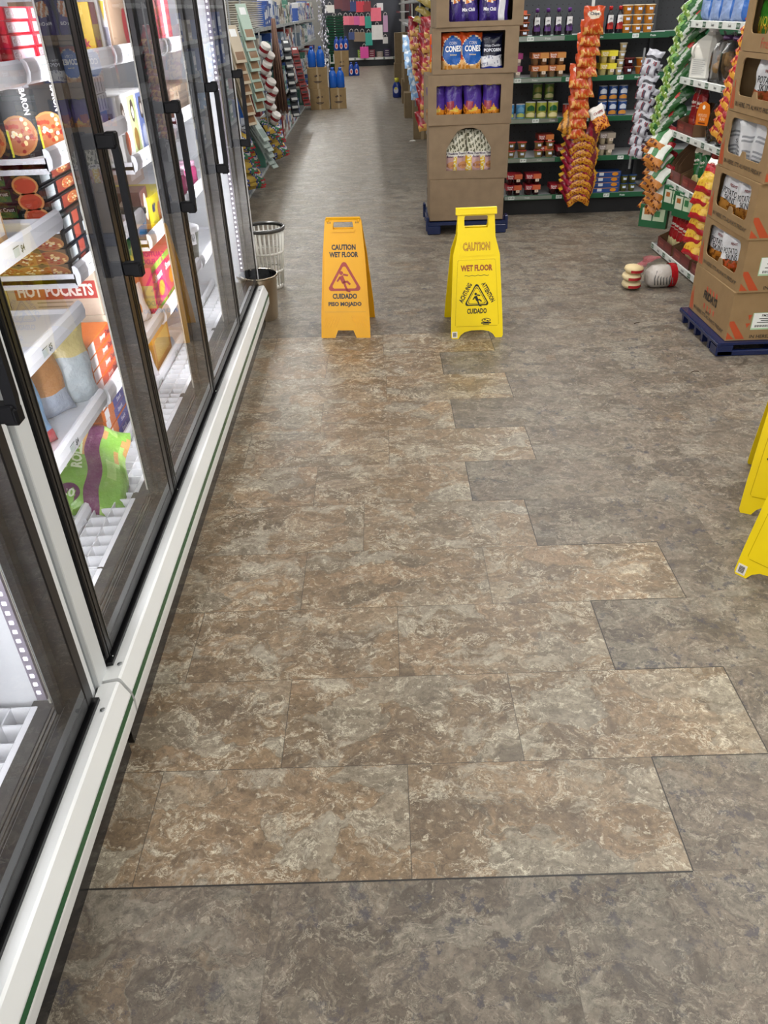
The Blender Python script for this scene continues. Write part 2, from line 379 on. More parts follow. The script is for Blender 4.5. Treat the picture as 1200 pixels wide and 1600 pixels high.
def build_floor():
    vs = []; fs = []; mi = []; st = []; tl = []; rnd = random.Random(3)
    def quad(x0, x1, xa, y0, y1, m, seed, z=0):
        b = len(vs); vs.extend([(x0, y0, z), (x1, y0, z), (x1, y1, z), (x0, y1, z)]); fs.append((b, b + 1, b + 2, b + 3)); mi.append(m)
        r = random.Random(seed); ox, oy = r.uniform(0, 60), r.uniform(0, 60)
        for (x, y) in ((x0, y0), (x1, y0), (x1, y1), (x0, y1)): st.append((x - xa + ox, y - y0 + oy)); tl.append((x - xa, y - y0))
    for k in range(-14, 105):
        y = Y0 + k * TH
        if k in NEW_R:
            R_ = NEW_R[k]; off = R_ % TW
        else: off = (.3313 if k % 2 else .6296) if k <= 0 else rnd.uniform(0, TW)
        if k == -1: off = -.282 % TW
        n0 = -5 if k < 14 else -7
        for i in range(n0, 14):
            xa = off + i * TW; new = k in NEW_R and xa + TW <= NEW_R[k] + .001
            quad(xa, xa + TW, xa, y, y + TH, 0 if new else 1, k * 1000 + i)
    # dark open gaps along the edges of the newer patch
    def gap(x0, x1, y0, y1): quad(x0, x1, x0, y0, y1, 2, 1, .0004)
    gap(-1.2, NEW_R[0], Y0 - .0035, Y0); gap(-1.2, -.3, Y0 + 11 * TH, Y0 + 11 * TH + .004); gap(-.3, .3, Y0 + 11 * TH, Y0 + 11 * TH + .0022)
    for k, r in NEW_R.items():
        gap(r, r + .002, Y0 + k * TH, Y0 + (k + 1) * TH)
        if k + 1 in NEW_R:
            a, c = sorted((r, NEW_R[k + 1])); y = Y0 + (k + 1) * TH; gap(a, c, y - .0012, y + .0012)
    me = bpy.data.meshes.new('floor'); me.from_pydata(vs, [], fs)
    a = me.uv_layers.new(name='Stone'); c = me.uv_layers.new(name='Tile')
    a.data.foreach_set('uv', [t for p in st for t in p]); c.data.foreach_set('uv', [t for p in tl for t in p])
    gm = bpy.data.materials.new('floor_gap'); gm.use_nodes = True; gm.node_tree.nodes['Principled BSDF'].inputs['Base Color'].default_value = (.02, .018, .016, 1)
    for m in (floor_material('newer_tan_stone_tile', True), floor_material('worn_grey_stone_tile', False), gm): me.materials.append(m)
    me.polygons.foreach_set('material_index', mi); me.update()
    o = bpy.data.objects.new('floor', me); COL.objects.link(o); o.rotation_euler = (0, 0, R(-.7)); tag(o, kind='structure')
build_floor()
b = MB(); b.box(-3.2, -3.6, CEIL, 8, 31, CEIL + .1, '#d8d8d4'); struct(b, 'ceiling')
b = MB(); b.box(-3.3, -3.6, 0, -3.2, 31, CEIL, '#c8c6bf'); struct(b, 'wall_left')
b = MB(); b.box(8, -3.6, 0, 8.1, 31, CEIL, '#b9b7b0'); struct(b, 'wall_right')
b = MB(); b.box(-3.2, 30.2, 0, 8, 30.3, CEIL, '#8d8b86'); struct(b, 'wall_back')
b = MB(); b.box(-3.2, -3.7, 0, 8, -3.6, CEIL, '#c8c6bf'); struct(b, 'wall_front')
for i, (lx, ly, ll) in enumerate(LAMP_ROWS):
    t = thing('ceiling_light', 'long white linear ceiling light, %s' % ('row above the freezer aisle', 'row above the middle of the store', 'row above the right-hand shelves')[i], 'light', (lx, ly, CEIL - .13), 0, 'linear ceiling lights')
    b = MB(); b.box(-.06, -ll / 2, 0, .06, ll / 2, .13, '#e8e8e6', 'white', .01); b.build('housing', t)
    b = MB(); b.box(-.05, -ll / 2 + .05, -.02, .05, ll / 2 - .05, .0, '#f4f8ff', 'bulb'); b.build('diffuser', t)

# ------------------------------------------------------------------ reach-in freezers
FX = -.70            # plane of the door fronts
DW = .806            # door pitch
def handle(parent, y, z0=1.0, z1=1.325):
    b = MB(); n = 8; pts = []
    x0, x1 = FX - .004, FX + .040
    for s_, zc in ((1, z1), (-1, z0)):
        b.box(x0, y - .016, zc - .018, x1 + .006, y + .016, zc + .018, '#0b0b0e', 'rubber', .004)
    pr = [(x1, z1 + .01)] + [(x1 + .004, z1 - .03 - i * (z1 - z0 - .06) / 6) for i in range(7)] + [(x1, z0 - .01)]
    for (xa, za), (xb, zb) in zip(pr[:-1], pr[1:]):
        b.raw([(xa - .012, y - .010, za), (xa + .008, y - .009, za), (xa + .008, y + .009, za), (xa - .012, y + .010, za),
               (xb - .012, y - .010, zb), (xb + .008, y - .009, zb), (xb + .008, y + .009, zb), (xb - .012, y + .010, zb)],
              [(3, 2, 6, 7), (0, 3, 7, 4), (1, 0, 4, 5), (2, 1, 5, 6), (0, 1, 2, 3), (7, 6, 5, 4)], '#0b0b0e', 'rubber')
    b.box(x1 - .02, y - .015, z1 - .012, x1 + .01, y + .015, z1 + .022, '#0b0b0e', 'rubber', .004)
    b.box(x1 - .02, y - .015, z0 - .022, x1 + .01, y + .015, z0 + .012, '#0b0b0e', 'rubber', .004)
    return b.build('handle', parent)
def freezer(name, label, y0, nd, end_near, end_far, shelves, zt=2.05):
    t = thing(name, label, 'freezer', (0, 0, 0)); y1 = y0 + nd * DW
    P = lambda b, n, par=t: b.build(n, par)
    # insulated body: back, top, bottom, ends
    b = MB(); b.box(-1.62, y0 - .05, .05, -1.55, y1 + .04, zt + .12, '#e9ebee', 'white')
    b.box(-1.55, y0 - .05, zt, FX - .07, y1 + .04, zt + .12, '#eceef0', 'white')
    b.box(-1.55, y0 - .05, .05, FX - .02, y1 + .04, .17, '#55585c', 'white')
    b.box(-1.55, y0 - .05, .17, FX - .02, y0 - .005, zt, '#e6e8ea', 'white'); b.box(-1.55, y1 + .005, .17, FX - .02, y1 + (.05 if end_far else .04), zt, '#e6e8ea', 'white')
    P(b, 'body')
    if end_far: b = MB(); b.box(-1.6, y1 + .05, .02, FX - .012, y1 + .085, zt + .1, '#d9dbdc', 'white'); P(b, 'end_panel')
    # black frame round the doors, mullions and sloping inner sill
    b = MB(); b.box(FX - .06, y0 - .005, .205, FX - .012, y1 + .005, .262, '#08080a', 'black'); P(MB().box(FX - .06, y0, zt - .04, FX - .012, y1, zt + .03, '#0a0a0c', 'black'), 'door_header')
    b.box(FX - .012, y0, .222, FX + .006, y1, .240, '#0b0b0d', 'black')
    P(b, 'door_surround')
    b = MB(); b.raw([(FX - .06, y0, .262), (FX - .06, y1, .262), (-.80, y1, .235), (-.80, y0, .235)], [(0, 1, 2, 3)], '#3c3a38', 'black')
    for k, (xx, zz) in enumerate(((FX - .066, .266), (FX - .078, .262), (-.79, .243))): b.box(xx - .002, y0, zz - .004, xx + .002, y1, zz + .001, '#77736c', 'metal')
    b.box(-.85, y0, .17, -.80, y1, .236, '#4a4846', 'black')
    P(b, 'inner_sill')
    for i in range(nd + 1):
        y = y0 + i * DW; a, c = (y - .07, y + .07) if 0 < i < nd else ((y, y + .07) if i == 0 else (y - .07, y))
        b = MB(); b.box(-.768, a, .24, -.742, c, zt, '#1b1a1a', 'black', .005)
        for yy in ((a,) if i else ()): b.box(-.771, yy - .0015, .30, -.766, yy + .001, zt, '#a9a69c', 'matte')
        m_ = P(b, 'mullion')
        b = MB()
        for (yy, s_) in ([(a - .004, -1)] if (i and (not end_far or i == nd)) else []) + ([(c + .004, 1)] if i < nd else []):
            b.box(-.790, yy - .006, .32, -.768, yy + .006, zt - .05, '#8f8894', 'white')
            n = 64
            for k in range(n): z = .34 + k * (zt - .42) / n; b.box(-.784, yy + s_ * .006 - .0015, z, -.776, yy + s_ * .006 + .0015, z + .009, '#f4f2ff', 'led')
        b.build('light_strip', m_)
    # doors
    for i in range(nd):
        a, c = y0 + i * DW + .004, y0 + (i + 1) * DW - .004; zb = .248; fr = .036
        b = MB(); d = P(b_ := MB().box(FX - .045, a, zb, FX - .004, a + fr, zt, '#121214', 'black', .003).box(FX - .045, c - fr, zb, FX - .004, c, zt, '#121214', 'black', .003)
                        .box(FX - .045, a + fr, zb, FX - .004, c - fr, zb + fr, '#121214', 'black', .003).box(FX - .045, a + fr, zt - fr, FX - .004, c - fr, zt, '#121214', 'black', .003)
                        .box(FX - .004, a + .012, zb, FX - .0025, a + .016, zt, '#030303', 'black').box(FX - .004, a + fr - .003, zb + fr, FX - .002, a + fr, zt, '#84847e', 'metal'), 'door')
        d.data['note'] = 0; del d.data['note']
        b = MB(); b.raw([(FX - .006, a + fr, zb + fr), (FX - .006, c - fr, zb + fr), (FX - .006, c - fr, zt - fr), (FX - .006, a + fr, zt - fr)], [(0, 1, 2, 3)], '#ffffff', 'glass'); b.build('glass_pane', d)
        handle(d, c - .026)
        # little hinge bolt at the foot of the door
        b = MB(); b.cyl(0, 0, 0, .006, .005, '#c9c9c9', 'steel', 8); o = b.build('hinge_pin', d, (FX - .004, a + .02, .236), (0, PI / 2, 0))
    # white bumper and black kick plate
    ya, yb = (y0 - .05, y1 - .07) if end_far else (y0 - .05, y1 + .055)
    prof = [(FX - .012, .226), (-.686, .232), (-.668, .235), (-.662, .231), (-.6445, .19), (-.641, .16), (-.643, .125), (-.652, .103), (-.668, .097), (-.69, .097), (-.70, .097)]
    b = MB(); n = len(prof)
    b.raw([(x, ya, z) for x, z in prof] + [(x, yb, z) for x, z in prof], [(i, i + 1, n + i + 1, n + i) for i in range(n - 1)] + [tuple(range(n - 1, -1, -1)), tuple(range(n, 2 * n))], '#dfe0df', 'white')
    P(b, 'bumper')
    b = MB(); b.raw([(-.6432, ya - .001, .186), (-.6411, ya - .001, .168), (-.6432, yb + .001, .186), (-.6411, yb + .001, .168)], [(0, 1, 3, 2)], '#1d5430', 'gloss'); P(b, 'green_stripe')['label'] = 'dark green stripe'
    b = MB(); b.box(-.76, ya, 0, -.676, yb - .02, .098, '#191718', 'gloss'); P(b, 'kick_plate')
    # screws
    b = MB()
    for yy in (ya + .05, yb - .09): b.lathe([(.006, 0), (.006, .002), (.003, .003)], '#9d9f9f', 'metal', 10, T(-.677, yy, .2335))
    P(b, 'screws')
    # shelves: one set per door bay
    for i in range(nd):
        a, c = y0 + i * DW + .015, y0 + (i + 1) * DW - .015
        for k, z in enumerate(shelves[i]):
            b = MB(); deck = z < .35; xf = -.862 if not deck else -.975
            b.box(-1.5, a, z - .046, xf, c, z - .034, '#eceef2', 'white'); b.box(-1.5, a, z - .06, xf, a + .006, z - .02, '#e9e9ee', 'white'); b.box(-1.5, c - .006, z - .06, xf, c, z - .02, '#e9e9ee', 'white')
            s_ = P(b, 'shelf')
            r = MB(); q = [(xf - .004, z + .001), (xf + .004, z + .003), (xf + .012, z - .005), (xf + .016, z - .026), (xf + .012, z - .047), (xf + .002, z - .054), (xf - .004, z - .05)]
            m_ = len(q); r.raw([(x, a, zz) for x, zz in q] + [(x, c, zz) for x, zz in q], [(j, j + 1, m_ + j + 1, m_ + j) for j in range(m_ - 1)] + [tuple(range(m_ - 1, -1, -1)), tuple(range(m_, 2 * m_))], '#f0f1f5', 'white')
            for fr_, pr in ((.18, '5'), (.62, '4' if k % 2 else '5')):
                F = frame((xf + .0163, a + fr_ * (c - a), z - .026), (0, 1, 0), (0, 0, 1)); r.text('$' + pr, 0, 0, .019, '#2b3a38', .0006, .012, M=F)
                r.rect(-.055, -.010, -.022, .008, '#c8d2cf', .0004, M=F); r.rect(-.055, .010, -.018, .012, '#59635f', .0004, M=F)
            r.build('price_rail', s_)
        # white air grille in front of the bottom deck
        g = MB(); xa, xb, zt_ = -.955, -.845, .236
        for half in (0, 1):
            ga = a + .004 + half * (c - a) / 2; gb = ga + (c - a) / 2 - .008; nc = 7
            g.box(xa, ga, .18, xb + .01, gb, .186, '#d9dade', 'white')
            for x in (xa, (xa + xb) / 2, xb - .004): g.box(x, ga, .186, x + .004, gb, zt_, '#f2f3f5', 'white')
            for j in range(nc + 1): yy = ga + j * (gb - ga - .004) / nc; g.box(xa, yy, .186, xb, yy + .004, zt_, '#f2f3f5', 'white')
            lip = [(xb - .004, zt_ + .001), (xb + .008, zt_ + .002), (xb + .018, zt_ - .004), (xb + .022, zt_ - .016), (xb + .022, .19)]
            g.raw([(x, ga, z) for x, z in lip] + [(x, gb, z) for x, z in lip], [(j, j + 1, 6 + j - 0, 5 + j) for j in range(4)], '#f4f4f6', 'white', True)
            g.box(xb - .004, ga, .19, xb + .021, ga + .003, zt_ - .002, '#f2f3f5', 'white')
        P(g, 'air_grille')
    # lamps of the cabinet
    for i in range(nd):
        y = y0 + (i + .5) * DW
        for s_ in (-1,):
            l = area('freezer_strip_light', (-.775, y + s_ * (DW / 2 - .100), 1.15), (0, 0, 0), .02, 1.6, 8.5, (.95, .96, 1.0), t)
            d = Vector((-.25, -s_ * .97, 0)).normalized(); up = Vector((0, 0, 1)); z_ = -d; x_ = up.cross(z_)
            l.matrix_basis = Matrix(((x_.x, up.x, z_.x, l.location.x), (x_.y, up.y, z_.y, l.location.y), (x_.z, up.z, z_.z, l.location.z), (0, 0, 0, 1)))
    return t
SHELVES = {'A': [1.508, 1.158, .908, .633, .27], 'B': [1.508, 1.303, .997, .618, .27], 'C': [1.508, 1.168, .894, .603, .27], 'D': [1.508, 1.228, .898, .588, .27]}
near = freezer('glass_door_freezer', 'near white freezer with black framed glass doors at the left edge', -.30, 2, False, False, [[1.48, 1.13, .88, .605, .27], [1.5, 1.15, .70, .31]])
far_ = freezer('glass_door_freezer', 'long white freezer of four black framed glass doors full of frozen food', 1.428, 4, False, True, [SHELVES[k] for k in 'ABCD'])
# painted post that covers the joint of the two cabinets
b = MB(); b.box(FX - .06, 1.360, .22, FX - .008, 1.420, 2.1, '#cfd2d3', 'white', .002); b.box(FX - .06, 1.354, .22, FX - .02, 1.361, 2.1, '#8d9296', 'white')
b.build('joint_post', far_)['label'] = 'upright white metal post covering the joint'

# ------------------------------------------------------------------ caution signs
YA, YB = '#dfa214', '#e3c70b'
def man(b, M, s, col, w=.0012):   # slipping figure
    b.disc(-.12 * s, .36 * s, .085 * s, .085 * s, col, w, 14, M=M)
    for poly in ([(-.22, .2), (-.05, .27), (.07, -.02), (-.08, -.1)], [(-.06, .26), (.16, .22), (.2, .29), (-.02, .34)], [(-.2, .22), (-.34, .02), (-.28, -.02), (-.14, .14)],
                 [(-.04, .02), (.16, .04), (.3, -.1), (.24, -.16), (.12, -.05), (-.04, -.08)], [(-.06, -.04), (.04, -.02), (.16, -.36), (.28, -.4), (.26, -.46), (.09, -.42)]):
        b.pol([(x * s, y * s) for x, y in poly], col, w, M=M)
def tri_ring(b, M, cx, cy, r, col, th=.16, w=.001, hgt=1.0):
    def rt(q):
        pts = []
        for k in range(3):
            a = PI / 2 + k * 2 * PI / 3
            for d in (-.35, 0, .35): pts.append((cx + q * (math.cos(a) * .84 + .16 * math.cos(a + d * 2.2)), cy + q * hgt * (math.sin(a) * .84 + .16 * math.sin(a + d * 2.2))))
        return pts
    o, i = rt(r), rt(r * (1 - th * 1.6)); n = len(o)
    b.raw([(p[0], p[1], w) for p in o + i], [(k, (k + 1) % n, n + (k + 1) % n, n + k) for k in range(n)], col, 'print', False, M)
def sign_panel(style, M, parent, name, front=True, sticker=False):
    b = MB(M)
    if style == 'A':
        H = .655; c = YA
        out = [(-.142, 0), (-.062, 0), (-.045, .042), (.045, .042), (.062, 0), (.142, 0), (.139, .12), (.118, .46), (.102, H - .02), (.094, H), (-.094, H), (-.102, H - .02), (-.118, .46), (-.139, .12)]
        hole = [(-.055, .588), (.055, .588), (.058, .600), (.052, .630), (-.052, .630), (-.058, .600)]
        b.prism(out, 0, .011, c, 'sign', holes=[hole]); w = .011
        b.prism([(-.062, .575), (.062, .575), (.065, .59), (-.065, .59)], .011, .017, c, 'sign')
        for s_ in (-1, 1):
            b.prism([(s_ * .138, .13), (s_ * .132, .13), (s_ * .112, .47), (s_ * .118, .47)][::s_], .011, .0145, c, 'sign')
            for k in range(2): b.disc(s_ * (.072 + k * .012), .625, .0035, .006, '#7a5a08', w + .0006, 8)
        if front:
            K = '#060504'; w += .0008
            b.text('CAUTION', 0, .496, .030, K, w, .045, .136); b.text('WET FLOOR', 0, .457, .030, K, w, .045, .164)
            tri_ring(b, None, 0, .318, .102, '#98200f', .15, w, .98); man(b, T(-.002, .312, 0), .128, '#98200f', w)
            b.text('CUIDADO', 0, .232, .030, K, w, .045, .140); b.text('PISO MOJADO', 0, .186, .030, K, w, .045, .190)
        b.rect(-.118, .144, .118, .1475, '#c8920e', w); rr = random.Random(4)
        for s_ in (-1, 1):
            for k in range(6): x = s_ * (.03 + k * .016); b.prism([(x, .125), (x + .004, .125), (x + s_ * .03 + .004, .06), (x + s_ * .03, .06)], .011, .0125, c, 'sign')
    else:
        H = .69; c = YB
        out = [(-.148, .012), (-.142, 0), (-.105, 0), (-.092, .02), (-.07, .036), (-.03, .044), (.03, .044), (.07, .036), (.092, .02), (.105, 0), (.142, 0), (.148, .012), (.146, .1), (.130, .45), (.105, .545), (.101, H - .03), (.104, H), (-.104, H), (-.101, H - .03), (-.105, .545), (-.130, .45), (-.146, .1)]
        hole = [(-.062, .592), (.062, .592), (.066, .604), (.066, .645), (.060, .655), (-.060, .655), (-.066, .645), (-.066, .604)]
        b.prism(out, 0, .010, c, 'sign', holes=[hole]); w = .010
        b.prism([(-.112, H - .03), (.112, H - .03), (.112, H + .004), (-.112, H + .004)], .0, .02, c, 'sign')
        b.prism([(-.092, .446), (.092, .446), (.096, .456), (.086, .535), (.080, .541), (-.080, .541), (-.086, .535), (-.096, .456)], .010, .0125, c, 'sign')
        b.prism([(-.118, .068), (.118, .068), (.122, .076), (.104, .418), (.098, .424), (-.098, .424), (-.104, .418), (-.122, .076)], .010, .0125, c, 'sign')
        b.prism([(-.115, .0655), (.115, .0655), (.1245, .075), (.106, .420), (.1, .4265), (-.1, .4265), (-.106, .420), (-.1245, .075)], .0095, .0108, '#b99d0a', 'gloss')
        if front:
            w = .0128; K = '#070705'; Rr = '#8c4010'
            b.text('CAUTION', 0, .495, .046, Rr, w, .05, .150); b.text('CAUTION', .0, .495, .040, YB, w + .0006, -.02, .143)
            b.text('WET FLOOR', 0, .382, .034, Rr, w, .05, .178)
            for k in range(16):
                x = -.068 + k * .0085; b.pol([(x, .340 + .002 * math.sin(k * 1.6)), (x + .0085, .340 + .002 * math.sin((k + 1) * 1.6)), (x + .0085, .343 + .002 * math.sin((k + 1) * 1.6)), (x, .343 + .002 * math.sin(k * 1.6))], K, w)
            tri_ring(b, None, .0, .222, .074, K, .10, w, 1.0); tri_ring(b, None, .0, .222, .056, K, .05, w, 1.0)
            man(b, T(.004, .212, 0), .085, K, w + .0004)
            b.text('ACHTUNG', -.064, .250, .027, K, w, .04, .115, ang=61); b.text('ATTENTION', .064, .250, .027, K, w, .04, .118, ang=-61)
            b.text('CUIDADO', .0, .150, .029, K, w, .04, .112)
            b.disc(.052, .098, .026, .012, K, w, 20); b.disc(.052, .098, .021, .0085, c, w + .0004, 16); b.disc(.045, .1, .008, .003, K, w + .0007, 10); b.disc(.06, .096, .007, .003, K, w + .0007, 10)
            b.rect(.024, .079, .08, .087, K, w); b.rect(.034, .073, .07, .0775, K, w)
        if sticker:
            b.prism([(-.142, .006), (-.112, .006), (-.112, .040), (-.142, .040)], .010, .0108, '#d8d2c8', 'print')
            b.rect(-.136, .012, -.118, .034, '#57534c', .0112)
            for k in range(4): b.rect(-.134, .015 + k * .005, -.120, .0165 + k * .005, '#b9b4a8', .0115)
    return b.build(name, parent)
def wet_sign(style, label, x, y, rz, gap=.36, sticker=False, flip=False):
    t = thing('wet_floor_sign', label, 'sign', (x, y, 0), rz); H = .655 if style == 'A' else .69
    a = math.asin(gap / 2 / H)
    for s_ in (-1, 1):
        u = (1, 0, 0) if s_ < 0 else (-1, 0, 0); v = (0, -s_ * math.sin(a), math.cos(a))
        M = frame((0, s_ * gap / 2, 0), u, v) @ T(0, 0, -.010)
        sign_panel(style, M, t, 'front_panel' if s_ < 0 else 'back_panel', True, sticker and s_ < 0)
    b = MB(); zt = H * math.cos(a) - .02
    for xx in (-.085, .085): b.cyl(0, 0, 0, .03, .006, YA if style == 'A' else YB, 'gloss', 8)
    b = MB()
    for xx in (-.092, .078): b.lathe([(.011, 0), (.011, .014)], YA if style == 'A' else YB, 'gloss', 10, T(xx, 0, zt) @ RY(90))
    b.build('hinge', t)
    return t
wet_sign('A', 'amber yellow folding sign reading CAUTION WET FLOOR and CUIDADO PISO MOJADO, nearer the freezers', -.168, 4.47, -5)
wet_sign('B', 'lemon yellow folding sign reading ACHTUNG and ATTENTION, in front of the snack carton tower', .562, 4.40, 1, .38, True)
wet_sign('B', 'yellow folding floor sign cut by the right edge, standing behind its neighbour', 1.525, 2.455, -27, .40)
wet_sign('B', 'nearest yellow folding floor sign at right edge with a small sticker on its foot', 1.375, 1.985, -52, .36, True)
# ------------------------------------------------------------------ product builders
def chipn(u, v, s=24): return math.sin(s * .8 * u + 2.6 * math.sin(s * .31 * v + s)) * math.sin(s * .9 * v + 2.2 * math.sin(s * .45 * u)) + .25 * math.sin(s * 2.3 * u + s * 1.7 * v)
def FR(w, d, h): return frame((0, -d / 2, h / 2), (1, 0, 0), (0, 0, 1))
def LF(w, d, h): return frame((-w / 2, 0, h / 2), (0, -1, 0), (0, 0, 1))
def RT(w, d, h): return frame((w / 2, 0, h / 2), (0, 1, 0), (0, 0, 1))
def TP(w, d, h): return frame((0, 0, h), (1, 0, 0), (0, 1, 0))
STAND = RX(90)
def window_carton(w, d, h, col, win, mat='card'):
    """display carton, front (-y) cut open; win = outline of the opening in front-plane coordinates (0,0 = centre)"""
    b = MB(); t = .006
    b.prism([(-w / 2, -h / 2), (w / 2, -h / 2), (w / 2, h / 2), (-w / 2, h / 2)], -t, 0, col, mat, FR(w, d, h), holes=[win])
    b.box(-w / 2, -d / 2 + t, 0, -w / 2 + t, d / 2, h, col, mat); b.box(w / 2 - t, -d / 2 + t, 0, w / 2, d / 2, h, col, mat)
    b.box(-w / 2 + t, d / 2 - t, 0, w / 2 - t, d / 2, h, col, mat); b.box(-w / 2 + t, -d / 2 + t, 0, w / 2 - t, d / 2 - t, t, col, mat)
    b.box(-w / 2 + t, -d / 2 + t, h - t, w / 2 - t, d / 2 - t, h, col, mat)
    return b
def rwin(x0, y0, x1, y1, r=.02, tab=0):
    p = []
    for cx, cy, a in ((x1 - r, y0 + r, -90), (x1 - r, y1 - r, 0), (x0 + r, y1 - r, 90), (x0 + r, y0 + r, 180)):
        for k in range(4): p.append((cx + r * math.cos(R(a + k * 30)), cy + r * math.sin(R(a + k * 30))))
    if tab: m = (x0 + x1) / 2; p += [(m - tab, y0), (m - tab * .5, y0 + tab * .9), (m + tab * .5, y0 + tab * .9), (m + tab, y0)]
    return p
def chip_bag(name, label, cat, w, h, t, colf, loc, rz=0, tilt=0, roll=0, texts=(), seed=0, group=None, extra=None, nx=12, ny=18, mat='film', wr=.004):
    b = MB(T(0, 0, h / 2) @ STAND); cf = b.bag(w, h, t, colf, mat, nx, ny, seed, wr=wr)
    for s_, x, y, hh, col, wd, bold in texts: b.text(s_, x, y, hh, col, .0006, bold, wd, conf=cf, mat='gloss')
    if extra: extra(b, cf)
    o = b.build(name); o.location = loc; o.rotation_euler = (Matrix.Rotation(R(rz), 3, 'Z') @ Matrix.Rotation(R(tilt), 3, 'X') @ Matrix.Rotation(R(roll), 3, 'Y')).to_euler()
    return tag(o, label, cat, group)
def speckle(rnd, a, b_, p=.5): return a if rnd.random() < p else b_

# ------------------------------------------------------------------ tower of snack cartons in the middle
CB = '#83705a'
t = thing('plastic_pallet', 'dark blue plastic pallet under the tower of brown snack cartons', 'pallet', (.775, 6.90, 0), -1)
b = MB(); b.box(-.325, -.30, .075, .325, .30, .10, '#152248', 'gloss'); b.build('deck', t)
for sx, sy in ((-1, -1), (0, -1), (1, -1), (-1, 1), (0, 1), (1, 1)):
    b = MB(); b.box(sx * .27 - .055, sy * .245 - .055, .0, sx * .27 + .055, sy * .245 + .055, .0755, '#152248', 'gloss', .008)
    if sx: b.box(sx * .325 - .012, sy * .26 - .04, .03, sx * .325 + .012, sy * .26 + .04, .14, '#152248', 'gloss', .004)
    b.build('foot', t)
X0 = .768
levels = [  # z0, z1, x centre shift, width, yaw
    (.108, .425, .0, .60, -1), (.425, .815, .008, .625, -1.5), (.815, 1.158, .002, .645, 1), (1.158, 1.457, .038, .635, -1), (1.457, 1.80, .055, .635, 1.5)]
wins = [None, [(-.175, -.13), (.175, -.13), (.175, .03), (.13, .10), (.09, .155), (.03, .175), (-.03, .175), (-.09, .155), (-.13, .10), (-.175, .03)], rwin(-.258, -.095, .232, .10, .006), rwin(-.255, -.115, .215, .125, .006), rwin(-.225, -.135, .235, .14, .008)]
names = ['plain brown carton at the foot of the snack tower', 'brown display carton with an arched cut-out, second from the bottom of the tower', 'brown display carton holding the purple cheese popcorn bags',
         'brown display carton holding the CORN CONES bags', 'topmost brown display carton of the tower, holding dark purple bags']
for (z0, z1, dx, w, rz), win, nm in zip(levels, wins, names):
    h = z1 - z0 - .002; d = .42
    if win: b = window_carton(w, d, h, CB, win)
    else: b = MB(); b.box(-w / 2, -d / 2, 0, w / 2, d / 2, h, CB, 'card', .003)
    b.rect(-w / 2 + .004, -h / 2 + .002, w / 2 - .004, -h / 2 + .004, '#6e583f', .0006, 'card', M=FR(w, d, h))
    put(b, 'display_carton' if win else 'cardboard_carton', nm, 'carton', (X0 + dx, 6.60 + d / 2 + .012, z0), rz)
# butter popcorn bags
def popc(u, v, s_):
    if v > .52: return '#d9d6c2' if (math.sin(u * 31 + v * 17) + math.sin(v * 41 - u * 13)) > -.3 else '#6b6a55'
    if v > .42: return '#e8e4dc'
    return '#c9a3a0' if .34 < u < .9 and v > .06 else ('#e0b82a' if chipn(u, v, 60) > -.2 else '#e9dfb0')
for k, x in enumerate((-.165, -.072, .045, .150)):
    def ex(b, cf): b.disc(.03, -.085, .036, .026, '#c98f62', .0008, 16, conf=cf, mat='gloss'); b.text('Butter', .03, -.085, .020, '#8a4a2a', .0012, .0, conf=cf, mat='gloss')
    chip_bag('popcorn_bag', 'movie theatre butter popcorn bag, %s from the left in the arched carton' % ORD[k], 'bag', .128, .33, .07, popc, (X0 + .008 + x, 6.70, .442), 0, 0, (2, -1, 1, -2)[k],
             [('Movie Theatre', .0, .0, .016, '#3a2a52', .105, .02), ('Butter', .015, -.022, .016, '#3a2a52', .05, .02)], seed=k, group='butter popcorn bags', extra=ex, nx=14, ny=30)
def cheese(u, v, s_):
    if v > .86: return '#c7b64e'
    if v > .42 - .12 * abs(math.sin(u * 5)): return '#4a2f8e' if v > .5 or abs(u - .3) > .22 else '#9a3a4a'
    if .3 < u < .75 and .27 < v < .36: return '#d9b84a'
    return '#d98a2a' if chipn(u, v, 34) > -.35 else '#8a4a12'
for k, x in enumerate((-.258, -.125, .028, .168)):
    def ex(b, cf):
        for i, (q, r) in enumerate(((-.05, .15), (-.02, .165), (.015, .15), (.04, .16))): b.pol([(q, r), (q + .02, r + .002), (q + .03, r + .03), (q + .004, r + .022)], '#d8cf4a', .03, 'gloss')
    chip_bag('cheese_popcorn_bag', 'purple bag of orange cheese popcorn, %s from the left in its carton' % ORD[k], 'bag', .145, .30, .08, cheese, (X0 + x + .008, 6.705, .824), 0, 0, (0, 1, -1, 1)[k], [], seed=10 + k, group='purple cheese popcorn bags', nx=20, ny=26)
def cones(u, v, s_):
    r = ((u - .58) / .50) ** 2 + ((v - .55) / .36) ** 2
    if r < 1: return '#1f5cae'
    if r < 1.12: return '#e9d7b8'
    return '#d9541e' if v > .3 else ('#e0b070' if chipn(u, v, 23) > -.1 else '#c8842c')
for k, x in enumerate((-.175, -.035)):
    chip_bag('corn_cone_bag', 'orange and blue bag of corn cones, %s from the left' % ORD[k], 'bag', .165, .255, .07, cones, (X0 + .04 + x, 6.70, 1.168), 0, 0, (-1, 1)[k],
             [('CORN', .012, .062, .020, '#e9eef2', .056, .0), ('CONES', .012, .026, .040, '#ffffff', .118, .03), ('Original', .012, -.014, .012, '#f0e2b0', .05, .03)], seed=20 + k, group='corn cone bags', nx=20, ny=26)
def wpop(u, v, s_):
    if v < .13: return '#2338a8'
    if v < .42: return '#dfe0e6' if chipn(u, v, 30) > -.5 else '#8f93a8'
    return '#10152e'
